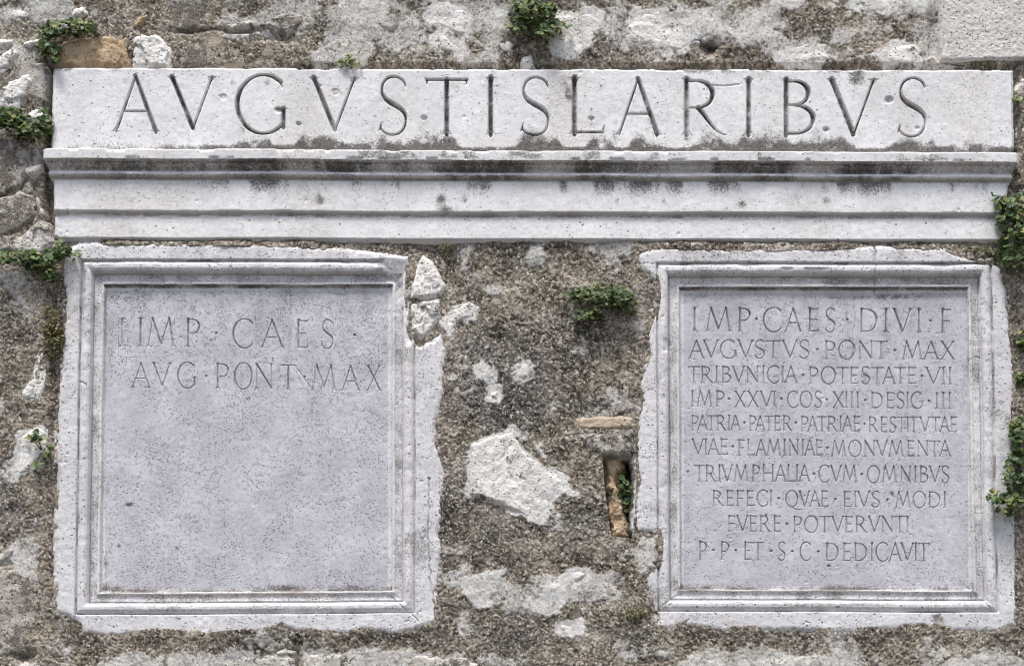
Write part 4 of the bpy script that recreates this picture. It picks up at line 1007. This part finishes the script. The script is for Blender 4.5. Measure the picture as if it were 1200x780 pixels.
plant('wall_plant', 'dark green leafy plant above the ochre block at the lintel top left corner', 'plant', (58, 45), [(60, 35, 15, 9), (90, 33, 20, 9), (53, 52, 8, 12), (62, 66, 9, 12, .6)], 280, 3.6, seed=11, depth=16, h0=7)
plant('wall_plant', 'dense dark green plant trailing in from the left edge beside the frieze', 'plant', (20, 138), [(8, 138, 18, 12), (32, 150, 22, 12), (52, 146, 8, 9), (48, 131, 7, 4, .6)], 260, 4.0, seed=12, depth=18, h0=7)
plant('wall_plant', 'tiny bright green tuft sprouting on top of the lintel over the letter V', 'plant', (407, 78), [(408, 73, 15, 5), (410, 69, 6, 5)], 90, 1.9, M_BRIGHT, 13, 8, 8, stems=10, lobes=2)
plant('wall_plant', 'bushy green plant at the top centre beside the smooth white stone', 'plant', (620, 25), [(624, 14, 26, 17), (638, 34, 17, 11), (610, 30, 14, 9, .6), (661, 29, 7, 4, .8)], 380, 3.5, seed=14, depth=22, h0=6, tone=(.1, 1))
plant('wall_plant', 'dark green plant draped over the top left corner of the left tablet', 'plant', (60, 300), [(18, 303, 24, 8), (48, 304, 20, 11), (72, 293, 9, 11), (62, 318, 10, 10, .7), (89, 300, 5, 5, .8)], 320, 3.7, seed=15, depth=17, h0=7)
plant('wall_plant', 'small sprig of large rounded leaves left of the left tablet', 'plant', (50, 530), [(41, 512, 8, 7), (58, 526, 6, 9), (44, 546, 6, 5)], 34, 4.6, seed=16, depth=8, h0=6, stems=9)
plant('wall_plant', 'round leaved plant growing on mortar just left of the right tablet', 'plant', (706, 352), [(703, 345, 34, 10), (730, 352, 16, 10), (690, 368, 19, 7, .8), (735, 364, 10, 6, .6), (697, 330, 5, 4, .5)], 340, 3.4, seed=17, depth=17, h0=4)
plant('wall_plant', 'dark green plant growing inside the putlog hole', 'plant', (733, 580), [(734, 572, 8, 13), (720, 576, 9, 6, .8), (736, 592, 5, 8)], 64, 4.0, seed=18, depth=8, h0=-8, stems=8, tone=(0, .7))
plant('wall_plant', 'large leafy plant at the right edge below the cornice end', 'plant', (1192, 270), [(1188, 246, 16, 18), (1190, 275, 18, 20), (1192, 303, 18, 14), (1172, 252, 6, 12, .6), (1164, 230, 4, 8, .8)], 330, 4.4, seed=19, depth=26, h0=8)
plant('wall_plant', 'small green tuft right of the right tablet at its second line', 'plant', (1196, 398), [(1196, 398, 7, 12)], 36, 3.4, seed=20, depth=9, h0=5, stems=6)
plant('wall_plant', 'small green tuft right of the right tablet at its third line', 'plant', (1198, 440), [(1198, 440, 6, 12)], 30, 3.6, seed=21, depth=9, h0=5, stems=6)
plant('wall_plant', 'long bushy plant hanging over the right border of the right tablet', 'plant', (1198, 540), [(1192, 515, 9, 26), (1191, 552, 13, 26), (1188, 590, 16, 13), (1166, 581, 9, 6, .8), (1172, 588, 8, 6)], 360, 4.0, seed=22, depth=24, h0=9)
plant('wall_plant', 'tiny green sprout between stones right of the frieze end', 'plant', (1192, 118), [(1192, 118, 4, 5)], 14, 2.8, M_BRIGHT, 23, 6, 5, stems=3)
plant('moss_tuft', 'brownish moss creeping down the left side of the left tablet', 'moss', (60, 392), [(62, 378, 9, 14), (60, 400, 10, 20), (56, 365, 8, 8, .6), (69, 395, 5, 14)], 300, 2.1, M_MOSS, 24, 9, 4, 'moss on the wall', 8)
plant('moss_tuft', 'olive moss cushion beside the lower left corner of the right tablet', 'moss', (745, 718), [(745, 718, 12, 7)], 90, 1.5, M_MOSS, 25, 5, 3, 'moss on the wall', 4)
plant('moss_tuft', 'tiny dark moss cushion under the lintel above the pointed white stone', 'moss', (523, 290), [(523, 290, 6, 5)], 50, 1.5, M_MOSS, 26, 5, 2, 'moss on the wall', 3)
plant('moss_tuft', 'dull green moss in the joint over the right tablet top right corner', 'moss', (1150, 293), [(1145, 292, 14, 3), (1162, 296, 8, 5)], 80, 1.7, M_MOSS, 27, 5, 1, 'moss on the wall', 4)
